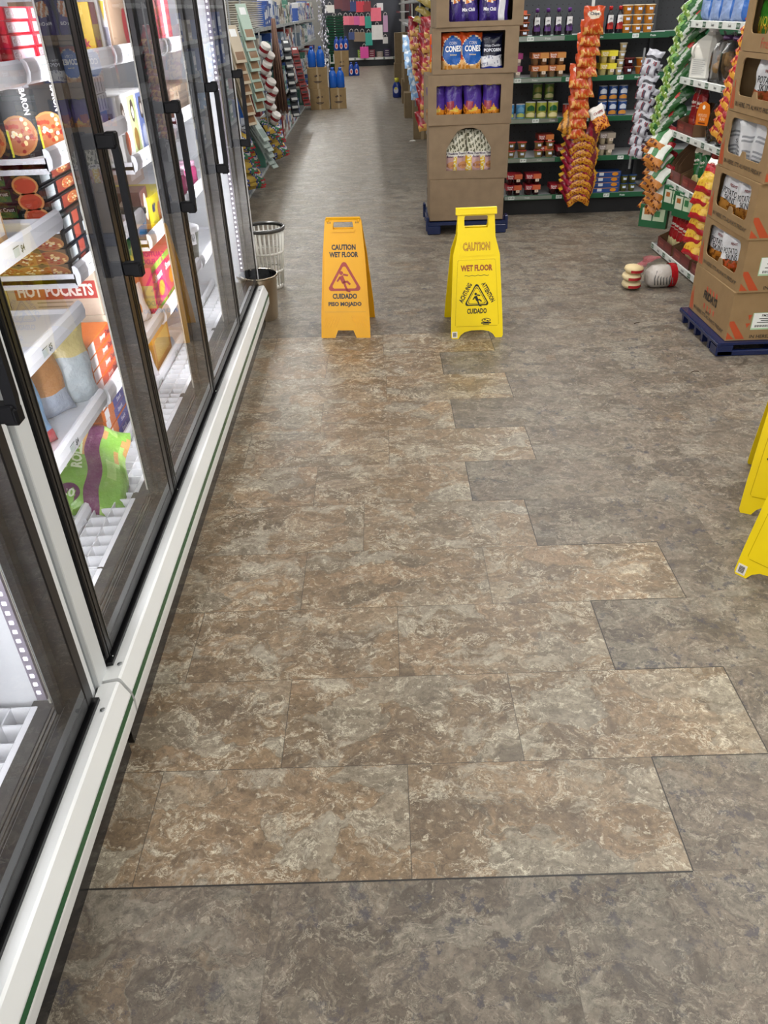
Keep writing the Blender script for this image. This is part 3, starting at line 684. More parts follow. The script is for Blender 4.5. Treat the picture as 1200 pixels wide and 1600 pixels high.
chip_bag('popcorn_bag', 'navy blue white cheddar popcorn bag beside the corn cones', 'bag', .165, .245, .07, wpop, (X0 + .17, 6.705, 1.168), 0, 0, -1,
         [('White Cheddar', 0, .045, .016, '#e9ecf6', .12, .0), ('POPCORN', 0, .016, .022, '#f2f4ff', .125, .03)], seed=23, nx=20, ny=24)
chip_bag('corn_cone_bag', 'corn cone bag almost hidden behind the left edge of its carton window', 'bag', .12, .25, .05, cones, (X0 - .235, 6.76, 1.168), 0, 0, 0, [], seed=25)
def pc(u, v, s_):
    r = ((u - .5) / .34) ** 2 + ((v - .62) / .17) ** 2
    if r < 1: return '#d9823a' if math.sin(u * 24 + v * 19) > -.2 else '#efe0d0'
    return '#3c2a78' if math.sin(u * 9 + v * 6) > -.6 else '#2a1d5a'
def pw(u, v, s_): return '#d9d8dc' if .25 < u < .75 else '#3c2a78'
for k, (x, f, w_) in enumerate(((-.175, pc, .12), (-.075, pc, .15), (.075, pc, .15), (.165, pw, .11))):
    chip_bag('snack_bag', ('dark purple chip bag, %s from the left in the topmost carton' % ORD[k]) if f is pc else 'purple bag turned to show its white back panel, topmost carton', 'bag', w_, .30, .08, f, (X0 + .058 + x, 6.70, 1.466), 0, 0, (2, -1, 2, 0)[k],
             [('Mix Chili', 0, -.052, .022, '#f0ecf6', .09, .03)] if f is pc and k else [], seed=30 + k, group='purple bags in the top carton', nx=18, ny=22)

# ------------------------------------------------------------------ FRIDAYS cartons on their blue pallet
CF = '#907654'
t = thing('plastic_pallet', 'dark blue ribbed plastic pallet under the FRIDAY snack cartons', 'pallet', (2.06, 4.10, 0))
b = MB(); b.box(-.28, -.29, .062, .40, .29, .075, '#152048', 'gloss'); b.box(-.28, -.29, .0, .40, -.262, .03, '#152048', 'gloss', .004); b.build('deck', t)
for i in range(6):
    b = MB(); y = -.262 + i * .1; b.raw([(-.28, y - .012, .062), (-.28, y + .02, .062), (-.24, y + .02, .062), (-.24, y - .012, .062), (-.275, y - .008, 0), (-.275, y + .014, 0), (-.24, y + .014, 0), (-.24, y - .008, 0)],
        [(0, 1, 2, 3), (7, 6, 5, 4), (0, 4, 5, 1), (1, 5, 6, 2), (2, 6, 7, 3), (3, 7, 4, 0)], '#152048', 'gloss'); b.build('rib', t)
b = MB(); b.box(-.285, -.292, .05, -.265, .29, .07, '#152048', 'gloss', .002); b.build('rim', t)
for x in (-.24, .05, .34): b = MB(); b.box(x - .045, -.29, 0, x + .045, -.2, .0625, '#152048', 'gloss', .006); b.build('foot', t)
FW, FD, FH = .55, .50, .256
def friday_print(b, win):
    F = FR(FW, FD, FH); K = '#2a2016'; Rd = '#b24a26'
    b.text("IN HERE, IT'S ALWAYS FRIDAY'", .015, -.094, .024, K, .0008, .02, .43, M=F)
    for s_ in (-1,): b.pol([(-.262, -.118), (-.232, -.118), (-.248, -.03), (-.264, -.02)], Rd, .0006, M=F); b.pol([(-.226, -.118), (-.210, -.118), (-.243, .01), (-.250, .0)], Rd, .0006, M=F)
    L = RT(FW, FD, FH)   # the face towards the open floor once turned
    b.text("IN HERE, IT'S ALWAYS FRIDAY'", .055, -.108, .022, K, .0008, .02, .36, M=L)
    b.pol([(-.246, -.118), (-.206, -.118), (-.246, -.08)], Rd, .0006, M=L); b.pol([(-.196, -.118), (-.150, -.118), (-.222, -.022), (-.244, -.022), (-.244, -.04)], Rd, .0006, M=L)
def label_sticker(b, x, y):
    L = RT(FW, FD, FH); b.rect(x - .07, y - .045, x + .07, y + .045, '#a9c9a4', .0006, M=L); b.rect(x - .066, y - .036, x + .066, y + .043, '#e4e6e2', .0009, M=L)
    b.text('PM238', x, y + .03, .013, '#1c1c1c', .0012, .02, M=L)
    for k, wd in enumerate((.07, .05, .085)): b.rect(x - wd / 2, y + .012 - k * .010, x + wd / 2, y + .016 - k * .010, '#333333', .0012, M=L)
    for k in range(22): b.rect(x - .05 + k * .0046, y - .032, x - .05 + k * .0046 + (.0022 if k % 3 else .0034), y - .020, '#222222', .0012, M=L)
def skin(front, band, chips, seed):
    def f(u, v, s_):
        if v < .40: return chips if chipn(u, v, 19 + seed) > -.35 else '#7c4a1c'
        if .37 < v < .43 and u < .8: return band
        if v > .86: return '#d9dadc'
        return '#dcdde0'
    return f
fr = [('closed FRIDAY carton with the striped logo at the foot of its stack', None), ('FRIDAY display carton second from the bottom of its stack', 1), ('FRIDAY display carton in the middle of its stack, above the two cartons with stickers', 2),
      ('FRIDAY display carton full of white bags turned sideways', 3), ('FRIDAY display carton showing one potato skin bag, second from the top', 4), ('topmost brown carton of the stack, with Fresh printed in red', 5)]
for k, (nm, w_) in enumerate(fr):
    z = .076 + k * .2585; win = rwin(-.20, -.055, .20, .105, .03, .03)
    if w_: b = window_carton(FW, FD, FH, CF, win)
    else: b = MB(); b.box(-FW / 2, -FD / 2, 0, FW / 2, FD / 2, FH, CF, 'card', .002)
    F = FR(FW, FD, FH)
    if k < 5: friday_print(b, w_)
    else:
        b.text('Fresh', .0, -.09, .042, '#a8402a', .0006, .0, .12, M=F); b.text('baked', .15, -.09, .036, '#a8402a', .0006, .0, .12, M=F)
    if k == 0:
        for i in range(4):
            for yy, q in ((.058, .03), (-.035, -.03)): x = -.075 + i * .045; b.pol([(x, yy), (x + .020, yy - .002), (x + .024 + (.004 if q > 0 else -.004), yy - abs(q)), (x + .008, yy - abs(q) + .004)][::1], '#b84a2c', .0006, M=F)
        b.text('FRIDAYS', .0, .010, .046, '#20140e', .0009, .05, .19, M=F); b.text('SNACKS', .0, -.07, .014, '#2a1c14', .0009, .02, .06, M=F)
        L = RT(FW, FD, FH); b.disc(-.02, .05, .045, .016, '#1b1510', .0006, M=L); label_sticker(b, -.06, -.025)
        b.pol([(-.155, .01), (-.135, .01), (-.145, -.02)], '#b24a26', .0006, M=L); b.pol([(-.16, -.035), (-.135, -.035), (-.15, -.06)], '#b24a26', .0006, M=L)
    if k == 1: label_sticker(b, -.10, .0)
    # face with the window looks down the aisle side (-x): turn by -90
    put(b, 'display_carton' if w_ else 'cardboard_carton', nm, 'carton', (1.82 + FD / 2 + .004 * (k % 2), 4.105 - .008 * k, z), -90 + (.6 if k % 2 else -.4))
def fpos(off, dep, k): return (1.82 + dep * .75, 4.105 - .008 * k - off + .075, .076 + k * .2585 + .008)    # off: local x of the carton front
spec = [(1, -.09, .10, .21, '#ddddde', '#2f5a44', '#b9752a', 'brown potato skin bag with a green band, left in the carton above the logo carton', 0), (1, .105, .09, .13, '#ddddde', '#8a2a2a', '#c2501f', 'orange potato skin bag standing sideways, right in the carton above the logo carton', 35),
        (2, -.075, .09, .20, '#ddddde', '#39584e', '#b07a34', 'potato skin bag with a slanted top fold in the middle carton', 0), (2, .115, .10, .13, '#ddddde', '#3b4a55', '#a06a28', 'potato skin bag leaning at the right of the middle carton', 25),
        (4, .06, .10, .21, '#ddddde', '#a01f3c', '#a6502a', 'potato skin bag with a crimson band behind the upper carton window', 0)]
for i, (k, off, dep, w_, c1, band, chips, lab, extra_rz) in enumerate(spec):
    tx = [('POTATO', -.005, .026, .030, '#1d1d20', w_ * .58, .0), ('SKINS', .005, -.006, .030, '#1d1d20', w_ * .46, .0), ('FRIDAYS', .01, .062, .013, '#7a1c24', w_ * .3, .02)]
    chip_bag('potato_skin_bag', lab, 'bag', w_ * 1.12, .225, .065, skin(c1, band, chips, i), fpos(off, dep, k), -76 + extra_rz * .7, 0, (3, -4, 8, -3, 2)[i], tx, seed=40 + i, nx=20, ny=24)
for i, off in enumerate((-.155, -.075, .035, .125)):
    def wf(u, v, s_): return '#b0343c' if .70 < u < .78 and .2 < v < .8 else ('#9a9da2' if (int(v * 40) % 3 == 0 and .1 < u < .6 and v < .75) else '#dfe1e4')
    chip_bag('potato_skin_bag', 'white snack bag seen from its printed back, %s from the left in its carton' % ORD[i], 'bag', .15, .225, .055, wf, fpos(off, .11, 3), -90 + (40, 20, 55, 50)[i], 0, (-4, 6, -6, 5)[i], [('SKINS', .03, .0, .018, '#222226', .07, .0)], seed=50 + i, group='white bags in one carton', nx=18, ny=24)
for i, off in enumerate((-.10, .06)):
    def gf(u, v, s_): return '#3f8a2c' if v > .45 else ('#b98a2a' if chipn(u, v, 21) > 0 else '#3a6a24')
    chip_bag('veggie_chip_bag', 'green chip bag in the topmost carton, %s from the left' % ORD[i], 'bag', .19, .225, .06, gf, fpos(off, .10, 5), -90, 0, 0, [('ONION', 0, .0, .04, '#e9e04a', .13, .0)], seed=60 + i, nx=18, ny=22)

# ------------------------------------------------------------------ store shelving
def gondola(name, label, loc, rz, width, depth, zs, railcol, backcol, height=1.95, kick=.11, deckz=None, railh=.034, metal_left=0, stickers=4, words_=None, kickcol='#101114'):
    """local: front plane at y=0 looking to -y, x from 0 to width"""
    t = thing(name, label, 'shelving', loc, rz)
    b = MB(); b.box(0, depth, 0, width, depth + .03, height, backcol, 'matte')
    for i in range(int(width / .05)):
        for j in range(int((height - .1) / .05)):
            b.box(.02 + i * .05, depth - .0012, .12 + j * .05, .027 + i * .05, depth - .0004, .127 + j * .05, '#0b0b0c', 'matte', skip='ktblr')
    b.build('back_panel', t)
    for x in (0, width - .03): b = MB(); b.box(x, depth - .03, 0, x + .03, depth, height, '#3a3c3f', 'matte'); b.build('upright', t)
    b = MB(); b.box(0, .035, 0, width, depth, (zs[0] - .03), kickcol, 'matte'); b.build('base', t)
    for k, z in enumerate(zs):
        b = MB(); b.box(.002, .012, z - .03, width - .002, depth, z - .012, '#b9babb' if k else '#8f9091', 'white'); s_ = b.build('shelf', t)
        r = MB(); r.box(.002, 0, z - .012 - railh, width - .002, .012, z - .006, railcol, 'print', .002); F = frame((0, -.0004, z - .009 - railh / 2), (1, 0, 0), (0, 0, 1))
        if metal_left: r.rect(.004, -railh / 2 + .002, metal_left, railh / 2 - .002, '#a9b4b2', .0003, 'metal', M=F)
        for q in range(stickers):
            x = width * (q + .35 + .2 * ((k * 7 + q * 3) % 3 - 1)) / stickers; dark = lin(railcol)[1] < .2
            r.rect(x - .026, -railh * .42, x + .026, railh * .42, '#e6ece8' if dark else '#1f5236', .0007, M=F); r.text('$1.00', x, 0, railh * .5, '#163a2a' if dark else '#e6ece8', .001, .01, .040, M=F)
            if words_: r.text(words_, min(width - .08, x + .14), 0, railh * .42, '#e6ece8' if dark else '#2a2f2c', .001, .02, M=F)
        r.build('price_rail', s_)
    return t
BG_X, BG_Y = 1.165, 7.20
ZB = [.175, .48, .785, 1.085, 1.375]
gondola('store_shelving', 'black based shelving with green price rails, holding pudding cups, cans and syrup', (BG_X, BG_Y, 0), -.7, 1.26, .44, ZB, '#1f5a3b', '#3a3d42', 2.0, metal_left=.42, stickers=3, words_='Fruits')
def bpt(px, row, dy=.06): return (BG_X + px, BG_Y + dy - .012 * px, ZB[row] - .012)
# pudding cup packs: card sleeve over two rows of cups
def cup_pack(c_top, c_cup, c_half, w=.135, d=.13, h=.088):
    b = MB(); n = 2
    for i in range(n):
        for j in range(2): b.lathe([(.022, 0), (.027, .045), (.0285, .05)], c_cup, 'gloss', 12, T(-w / 4 + i * w / 2, -d / 4 + j * d / 2, 0))
    b.box(-w / 2, -d / 2, .048, w / 2, d / 2, h, c_top, 'print'); F = frame((0, -d / 2, .068), (1, 0, 0), (0, 0, 1))
    b.rect(0.0, -.020, w / 2, .020, c_half, .0005, M=F); b.text('Snack', -w / 4, .006, .014, '#f4ecec', .001, .02, w * .38, M=F); b.text('Pack', -w / 4, -.010, .013, '#f4ecec', .001, .02, w * .3, M=F)
    b.rect(w / 4 - .016, -.042, w / 4 + .016, -.020, '#d8c9b8', .0008, M=F); b.text('4', w / 4, -.031, .012, '#6a2a1a', .001, .0, M=F)
    return b
def place_packs(rows):
    proto = {}
    for key, px, row, lev, col, nm in rows:
        loc = bpt(px, row, .08 + (0 if col is None else col)); loc = (loc[0], loc[1], loc[2] + lev * .09)
        if key not in proto: proto[key] = put(cup_pack(*key), 'pudding_cup_pack', nm, 'pudding pack', loc, group='pudding cup packs')
        else: clone(proto[key], nm, loc)
ca, red, brn, yel, whi, pur = ('#8c2a1e', '#5a1712', '#c8743a'), ('#9c1f2c', '#3c0f12', '#c9603a'), ('#b0602c', '#8a6a48', '#c98a48'), ('#c8b22c', '#cdbd7a', '#e0d23c'), ('#8a7c74', '#cfc2a4', '#a69a8a'), ('#7a2a5a', '#d8cdc4', '#8d2c68')
rows = []
for c in range(2):
    for lev in range(2): rows.append((red, .085 + c * .165, 0, lev, None, 'red pudding cup pack on the base shelf, %s column, %s' % (ORD[c], ('lower', 'upper')[lev])))
rows.append((red, .47, 0, 0, None, 'single red pudding pack on the base shelf beside the hanging chip bags'))
for lev in range(2): rows.append((ca, .34, 1, lev, .03, 'dark red gelatin pack on the second shelf, %s of a stack' % ('lower', 'upper')[lev])); rows.append((red, .06, 4, lev, .1, 'reddish jar pack at the left end of the syrup shelf, %s' % ('lower', 'upper')[lev]))
rows.append((red, .50, 1, 0, .0, 'bright red gelatin pack on the second shelf nearest the hanging chip bags'))
for lev in range(2):
    for c in range(2): rows.append((brn, .24 + c * .14, 3, lev, None, 'caramel pudding pack on the fourth shelf, %s column, %s' % (ORD[c], ('lower', 'upper')[lev])))
    rows.append((pur, .03, 3, lev, None, 'purple topped pudding pack beside the carton tower, %s' % ('lower', 'upper')[lev]))
    rows.append((yel, .80, 3, lev, None, 'yellow pudding pack right of the orange chip bags, %s' % ('lower', 'upper')[lev]))
    rows.append((whi, .86, 1, lev, None, 'pale tapioca pack on the second shelf, %s' % ('lower', 'upper')[lev]))
    rows.append((pur, .71, 1, lev, .0, 'plum coloured gelatin pack on the second shelf, %s' % ('lower', 'upper')[lev])) if lev == 0 else None
place_packs(rows)
# fruit jars, clear cups
def cup(c, lid, r=.034, h=.062):
    b = MB(); b.lathe([(r * .72, 0), (r * .96, h * .9), (r * .96, h)], c, 'gloss', 16); b.lathe([(r * 1.08, h - .004), (r * 1.08, h + .002), (r * .8, h + .003), (0, h + .003)], lid, 'gloss', 16)
    b.rect(-.014, -.010, .014, .008, '#c9d4e6', 0, M=frame((0, -r * .93, h * .6), (1, 0, 0), (0, .25, 1))); return b
P0 = {}
def cups(key, lst, fn, name, cat, group):
    for nm, loc in lst:
        if key not in P0: P0[key] = put(fn(), name, nm, cat, loc, group=group)
        else: clone(P0[key], nm, loc)
L_ = []
for c in range(3):
    for lev in range(3): L_.append(('amber fruit cup on the top shelf, %s column from the left, %s' % (ORD[c], ('bottom', 'middle', 'top')[lev]), (BG_X + .92 + c * .088, BG_Y + .06, ZB[4] - .012 + lev * .066)))
cups('amber', L_, lambda: cup('#c07a1c', '#d9c9a8', .042, .060), 'fruit_cup', 'fruit cup', 'amber fruit cups on the top shelf')
cups('tan', [('cream rice pudding cup in the tall stack, %s from the bottom' % ORD[k], (BG_X + .905 + .006 * k, BG_Y + .07, ZB[3] - .012 + k * .058)) for k in range(4)], lambda: cup('#cdb98a', '#d8d0bc', .030, .052), 'rice_pudding_cup', 'pudding cup', 'stack of cream pudding cups')
cups('wine', [('dark red gelatin tub, %s' % ('lower', 'upper')[k], (BG_X + .985, BG_Y + .08, ZB[3] - .012 + k * .062)) for k in range(2)], lambda: cup('#4a1016', '#6d2a2c', .045, .056), 'gelatin_tub', 'gelatin tub', 'dark red gelatin tubs')
cups('amb2', [('amber fruit tub under the green chip strip, %s' % ('lower', 'upper')[k], (BG_X + 1.085, BG_Y + .07, ZB[3] - .012 + k * .062)) for k in range(2)], lambda: cup('#b86a18', '#c9a878', .046, .056), 'fruit_tub', 'fruit tub', 'amber fruit tubs')
cups('sauce', [('apple sauce cup with a pink sleeve, %s column, %s' % (ORD[c], ('lower', 'upper')[l]), (BG_X + .045 + c * .095 + (.0 if c < 2 else .05), BG_Y + .06, ZB[1] - .012 + l * .066)) for c in range(4) for l in range(2)],
     lambda: cup('#8f7a46', '#b9483e' , .040, .058), 'apple_sauce_cup', 'sauce cup', 'apple sauce cups')
# cans
def can(c1, c2, c3, r=.037, h=.11):
    b = MB(); b.lathe([(r * .95, 0), (r, .004), (r, h - .004), (r * .95, h), (r * .9, h - .003), (0, h - .003)], c1, 'gloss', 20, cols=['#9a9a9a', c1, '#b5b5b5', '#a5a5a5', '#8d8d8d'])
    n = 9
    for (za, zb, cc, sp) in ((.12, .40, c3, 1.0), (.48, .82, c2, .8)):
        for i in range(n):
            a = -PI / 2 - sp + 2 * sp * i / n; a2 = -PI / 2 - sp + 2 * sp * (i + 1) / n; q = r + .0006; k_ = math.sin(PI * (i + .5) / n)
            b.raw([(q * math.cos(a), q * math.sin(a), h * za), (q * math.cos(a2), q * math.sin(a2), h * za), (q * math.cos(a2), q * math.sin(a2), h * (za + (zb - za) * (.55 + .45 * k_))), (q * math.cos(a), q * math.sin(a), h * (za + (zb - za) * (.55 + .45 * k_)))], [(0, 1, 2, 3)], cc, 'gloss', True)
    return b
def cans(key, lst, fn): cups(key, lst, fn, 'food_can', 'can', key)
cans('light blue cans beside the carton tower', [('light blue can of pears beside the carton tower, %s' % q, (BG_X + .02 + k * .09, BG_Y + .07, ZB[2] - .012)) for k, q in enumerate(('left', 'right'))], lambda: can('#4a86b4', '#6aa4cc', '#b8c46a'))
cans('tall green cans of fruit', [('green and cream can of fruit, %s from the left on the middle shelf' % ORD[k], (BG_X + .19 + k * .092, BG_Y + .05 - .012 * k, ZB[2] - .012)) for k in range(3)], lambda: can('#8f963c', '#1f5a34', '#dcd29a', .042, .125))
cans('green cans at the back', [('dim green can in the row behind, %s' % q, (BG_X + .27 + k * .1, BG_Y + .2, ZB[2] + .115)) for k, q in enumerate(('left', 'right'))], lambda: can('#56702e', '#8a8a3a', '#c9c48a', .040, .12))
cans('red cans of cherries', [('small red can of cherries left of the hanging chips, %s' % q, (BG_X + .50 + k * .075, BG_Y + .07, ZB[2] - .012)) for k, q in enumerate(('left', 'right'))], lambda: can('#8a2a1e', '#c23a2a', '#e0b070', .032, .10))
cans('navy cans right of the hanging chips', [('navy can of peaches right of the hanging chips, %s column, %s' % (ORD[c], ('lower', 'upper')[l]), (BG_X + .80 + c * .085, BG_Y + .07 + .02 * l, ZB[2] - .012 + l * .113)) for c in range(3) for l in range(2)], lambda: can('#1f3f78', '#c9d2e0', '#c98a3a', .037, .11))
# syrup bottles
def syrup(cap_c, lab_c, fr_c):
    t_ = MB(); prof = [(.030, 0), (.033, .01), (.033, .05), (.027, .075), (.030, .10), (.024, .135), (.013, .155), (.012, .165)]
    t_.lathe(prof, '#14101a', 'gloss', 18)
    for (z0_, z1_, cc) in ((.035, .075, lab_c), (.075, .13, '#e2e2e4')):
        for i in range(8):
            a = -PI / 2 - .8 + i * .2; a2 = a + .2; def_r = .0345 if z0_ < .05 else .0305
            t_.raw([(def_r * math.cos(a), def_r * math.sin(a), z0_), (def_r * math.cos(a2), def_r * math.sin(a2), z0_), (def_r * .95 * math.cos(a2), def_r * .95 * math.sin(a2), z1_), (def_r * .95 * math.cos(a), def_r * .95 * math.sin(a), z1_)], [(0, 1, 2, 3)], cc, 'gloss', True)
    F = frame((0, -.0352, .072), (1, 0, 0), (0, 0, 1)); t_.disc(-.006, 0, .009, .010, fr_c, .0004, M=F); t_.disc(.008, .002, .009, .011, fr_c, .0006, M=F); t_.text('Jelly', 0, .034, .012, '#2a2a30', .0008, .02, M=F)
    return t_
def syrups(xs, cap_c, lab_c, fr_c, nm, grp):
    proto = None
    for k, x in enumerate(xs):
        lab = nm % ORD[k]; loc = (BG_X + x, BG_Y + .055, ZB[4] - .012)
        if proto is None:
            proto = thing('syrup_bottle', lab, 'bottle', loc, group=grp); syrup(cap_c, lab_c, fr_c).build('bottle_body', proto)
            b = MB(); b.lathe([(.015, .165), (.015, .186), (.012, .190), (0, .190)], cap_c, 'gloss', 14); b.build('cap', proto)
        else: clone(proto, lab, loc)
syrups((.20, .285, .37, .458), '#5a2a78', '#5a3a78', '#2c1a3c', 'dark grape syrup bottle with purple cap, %s from the left', 'grape syrup bottles')
syrups((.705, .785, .862), '#b01c1c', '#b8342c', '#8a1414', 'dark berry syrup bottle with red cap, %s from the left', 'berry syrup bottles')
cups('jarbrown', [('small brown preserve jar pack left of the syrup bottles, %s row, %s' % (ORD[l], ('left', 'right')[c]), (BG_X + .02 + c * .085, BG_Y + .07, ZB[4] - .012 + l * .052)) for l in range(3) for c in range(2)], lambda: cup('#6a3a24', '#a85a3c', .040, .046), 'preserve_jar', 'jar', 'brown preserve jars')
# flat blue boxes and egg-yellow pack on the base shelf
def flat_box(c, pic): b = MB(); b.box(-.14, -.06, 0, .14, .06, .042, c, 'print', .001); F = FR(.28, .12, .042); b.rect(-.05, -.012, -.01, .012, '#dfe6ee', .0005, M=F); b.disc(.09, -.002, .028, .014, pic, .0006, M=F); b.rect(-.13, .012, .13, .016, '#c98a3a', .0005, M=F); return b
pr = None
for k in range(4):
    nm = 'flat blue dinner box, %s from the bottom of the stack' % ORD[k]; loc = (BG_X + .88 + .004 * (k % 2), BG_Y + .10, ZB[0] - .012 + k * .0435)
    if not pr: pr = put(flat_box('#2a4a8a', '#d98a1f'), 'dinner_box', nm, 'box', loc, group='flat blue dinner boxes')
    else: clone(pr, nm, loc)
cups('olive', [('small green pickle jar on the base shelf, %s column, %s' % (ORD[c], ('lower', 'upper')[l]), (BG_X + 1.07 + c * .075, BG_Y + .08, ZB[0] - .012 + l * .068)) for c in range(2) for l in range(2)], lambda: cup('#6a6a2c', '#2a4a7a', .033, .064), 'pickle_jar', 'jar', 'small pickle jars')
b = MB(); b.box(-.10, -.07, 0, .10, .07, .10, '#a8894c', 'print', .003); rr = random.Random(5)
for i in range(40): b.disc(rr.uniform(-.09, .09), rr.uniform(-.04, .045), rr.uniform(.006, .014), rr.uniform(.005, .010), rr.choice(['#d9b45a', '#6a4a1c', '#c9a878', '#8a3a1c', '#e6d8a8']), .0006 + i * .00003, M=FR(.2, .14, .10))
put(b, 'nut_mix_pack', 'golden brown nut mix pack below the hanging red and yellow bags', 'pack', (BG_X + .655, BG_Y + .05, ZB[0] - .012))
# hanging chip strip in front of the shelves
b = MB(); b.box(-.012, -.002, .55, .012, .002, 1.62, '#cfd4d0', 'gloss'); b.box(-.03, -.004, 1.60, .03, .004, 1.68, '#2a6a4a', 'gloss'); b.disc(0, 1.64, .016, .016, '#c9442c', .0, M=frame((0, -.0045, 0), (1, 0, 0), (0, 0, 1)))
put(b, 'clip_strip', 'hanging clip strip with orange chip bags in front of the canned fruit shelves', 'clip strip', (1.765, 7.10, 0))
def orange(u, v, s_):
    r = ((u - .5) / .36) ** 2 + ((v - .68) / .17) ** 2
    if r < .8: return '#dccbb4'
    if v < .34 and chipn(u, v, 19) > .1: return '#c98c3c'
    return '#b84312' if v < .9 else '#a83c12'
pr = None
for k in range(11):
    z = 1.37 - k * .073; nm = 'orange chip bag on the hanging strip, %s from the top' % ORD[k]; w_ = .165
    def ex(b, cf): b.text('Chips', 0, .04, .026, '#2c3f52', .001, .03, .07, conf=cf, mat='gloss')
    lx = 1.765 + (.0, -.012, .006, -.01, .0, -.05, .004, -.018, -.012, -.02, -.012)[k] - .0045 * k
    if pr is None: pr = chip_bag('orange_chip_bag', nm, 'bag', w_, .19, .045, orange, (lx, 7.03, z), 0, -6, 0, [], seed=70, group='orange chip bags on the hanging strip', extra=ex, nx=18, ny=20)
    else: clone(pr, nm, (lx, 7.03 - .002 * k, z), rot=(R(-6 - 18 - (k % 3) * 3), R(4 if k % 2 else -5), R((k % 4 - 1.5) * 6)))
def redgold(u, v, s_):
    if v < .24: return '#bd801a' if chipn(u, v, 24) > -.4 else '#8a3a10'
    if v > .84: return '#d0a028'
    return '#6a0c1a' if math.sin(u * 8 + v * 6) > -.6 else ('#c98a1e' if u > .6 else '#8f1830')
pr = None
for k in range(18):
    z = .60 - (k // 2) * .058; s_ = 1 if k % 2 else -1; nm = 'red and golden chip bag of the lower strip, %s from the top on the %s' % (ORD[k // 2], 'right' if s_ > 0 else 'left')
    loc = (1.775 + s_ * .036 + .008 * math.sin(k * 2.1), 7.03 - .003 * k, z); rot = (R(-24), R(s_ * 34 + 4 * math.sin(k)), R(s_ * 16))
    if pr is None: pr = chip_bag('red_chip_bag', nm, 'bag', .14, .19, .05, redgold, loc, 0, 0, 0, [], seed=80, group='red and golden chip bags on the lower strip', nx=16, ny=18); pr.rotation_euler = rot
    else: clone(pr, nm, loc, rot=rot)
def ckf(u, v, s_): return '#e6e2da' if v > .55 else ('#d98a2a' if chipn(u, v, 22) > -.3 else '#8a2a14')
chip_bag('cheese_chip_bag', 'white topped chip bag jutting out at the right of the hanging strip', 'bag', .13, .19, .05, ckf, (1.925, 7.0, .70), 0, -18, -24, [('CHIPS', 0, .04, .02, '#8a1c14', .08, .04)], seed=90, nx=16, ny=18)
chip_bag('cheese_chip_bag', 'golden chip bag jutting out at the left of the hanging strip', 'bag', .13, .17, .05, lambda u, v, s_: '#c98a24' if math.sin(u * 15 + v * 9) > -.3 else '#7a4a10', (1.60, 7.02, .68), 0, -18, 28, [], seed=91, nx=16, ny=18)

# ------------------------------------------------------------------ shelving along the right, seen side-on
RG_X, RY0, RY1 = 2.10, 4.40, 5.96
ZR = [.055, .52, .83, 1.155, 1.475]
gondola('store_shelving', 'dark shelving glimpsed behind the green chip strip at the right', (2.44, 7.36, 0), -.7, 1.4, .40, ZB, '#1f5a3b', '#2c2e32', 2.0, stickers=3)
gondola('store_shelving', 'white railed shelving of snacks behind the FRIDAY carton stack', (RG_X, RY1, 0), -90, RY1 - RY0, .46, ZR, '#d6d9d4', '#4a4640', 2.0, stickers=6, words_='Snack', kickcol='#6f655b')
def rp(y, k, dx=.06): return (RG_X + dx, y, ZR[k] - .011)
# blue snack bags, top shelf
def blu(u, v, s_): return '#8398c0' if v < .42 and u < .7 else ('#c9965c' if abs(u - .35) < .16 and v > .55 else '#245ca8')
pr = None
for k in range(4):
    nm = 'pale blue snack bag on the top right shelf, %s from the far end' % ORD[k]; loc = rp(5.80 - k * .17, 4, .09)
    pr = chip_bag('snack_bag', nm, 'bag', .16, .24, .08, blu, loc, -72, -6, 0, [], seed=100, group='pale blue snack bags', nx=14, ny=18) if not pr else clone(pr, nm, loc)
# white jug
t = thing('milk_jug', 'large white plastic jug with a moulded handle on the snack shelving', 'jug', rp(5.74, 3, .12), -60)
b = MB(); q = .075
def ring(w_, z_): return [(w_ * c, w_ * s__, z_) for c, s__ in ((-1, -.7), (-.7, -1), (.7, -1), (1, -.7), (1, .7), (.7, 1), (-.7, 1), (-1, .7))]
rs = [(.080, 0), (.092, .01), (.092, .14), (.090, .18), (.070, .215), (.034, .245), (.027, .262)]
vs = [p for w_, z_ in rs for p in ring(w_, z_)]; fs = [(i * 8 + j, i * 8 + (j + 1) % 8, (i + 1) * 8 + (j + 1) % 8, (i + 1) * 8 + j) for i in range(len(rs) - 1) for j in range(8)] + [tuple(range(7, -1, -1)), tuple(48 + j for j in range(8))]
b.raw(vs, fs, '#dedbd2', 'gloss'); F = frame((0, -.0925, .07), (1, 0, 0), (0, 0, 1)); b.rect(-.055, -.05, .05, .05, '#cfcdc6', 0, M=F)
for k in range(8): b.rect(-.048, -.04 + k * .011, .03 + .01 * (k % 3), -.037 + k * .011, '#8d8f8c', .0005, M=F)
b.build('jug_body', t)
b = MB(); b.tube([(-.050, -.072, .20), (-.060, -.098, .18), (-.060, -.102, .15), (-.050, -.090, .12)], .009, '#d6d3ca', 'gloss'); b.build('handle', t)
b = MB(); b.lathe([(.03, .26), (.03, .285), (.027, .288), (0, .288)], '#e6e3dc', 'gloss', 16); b.build('cap', t)
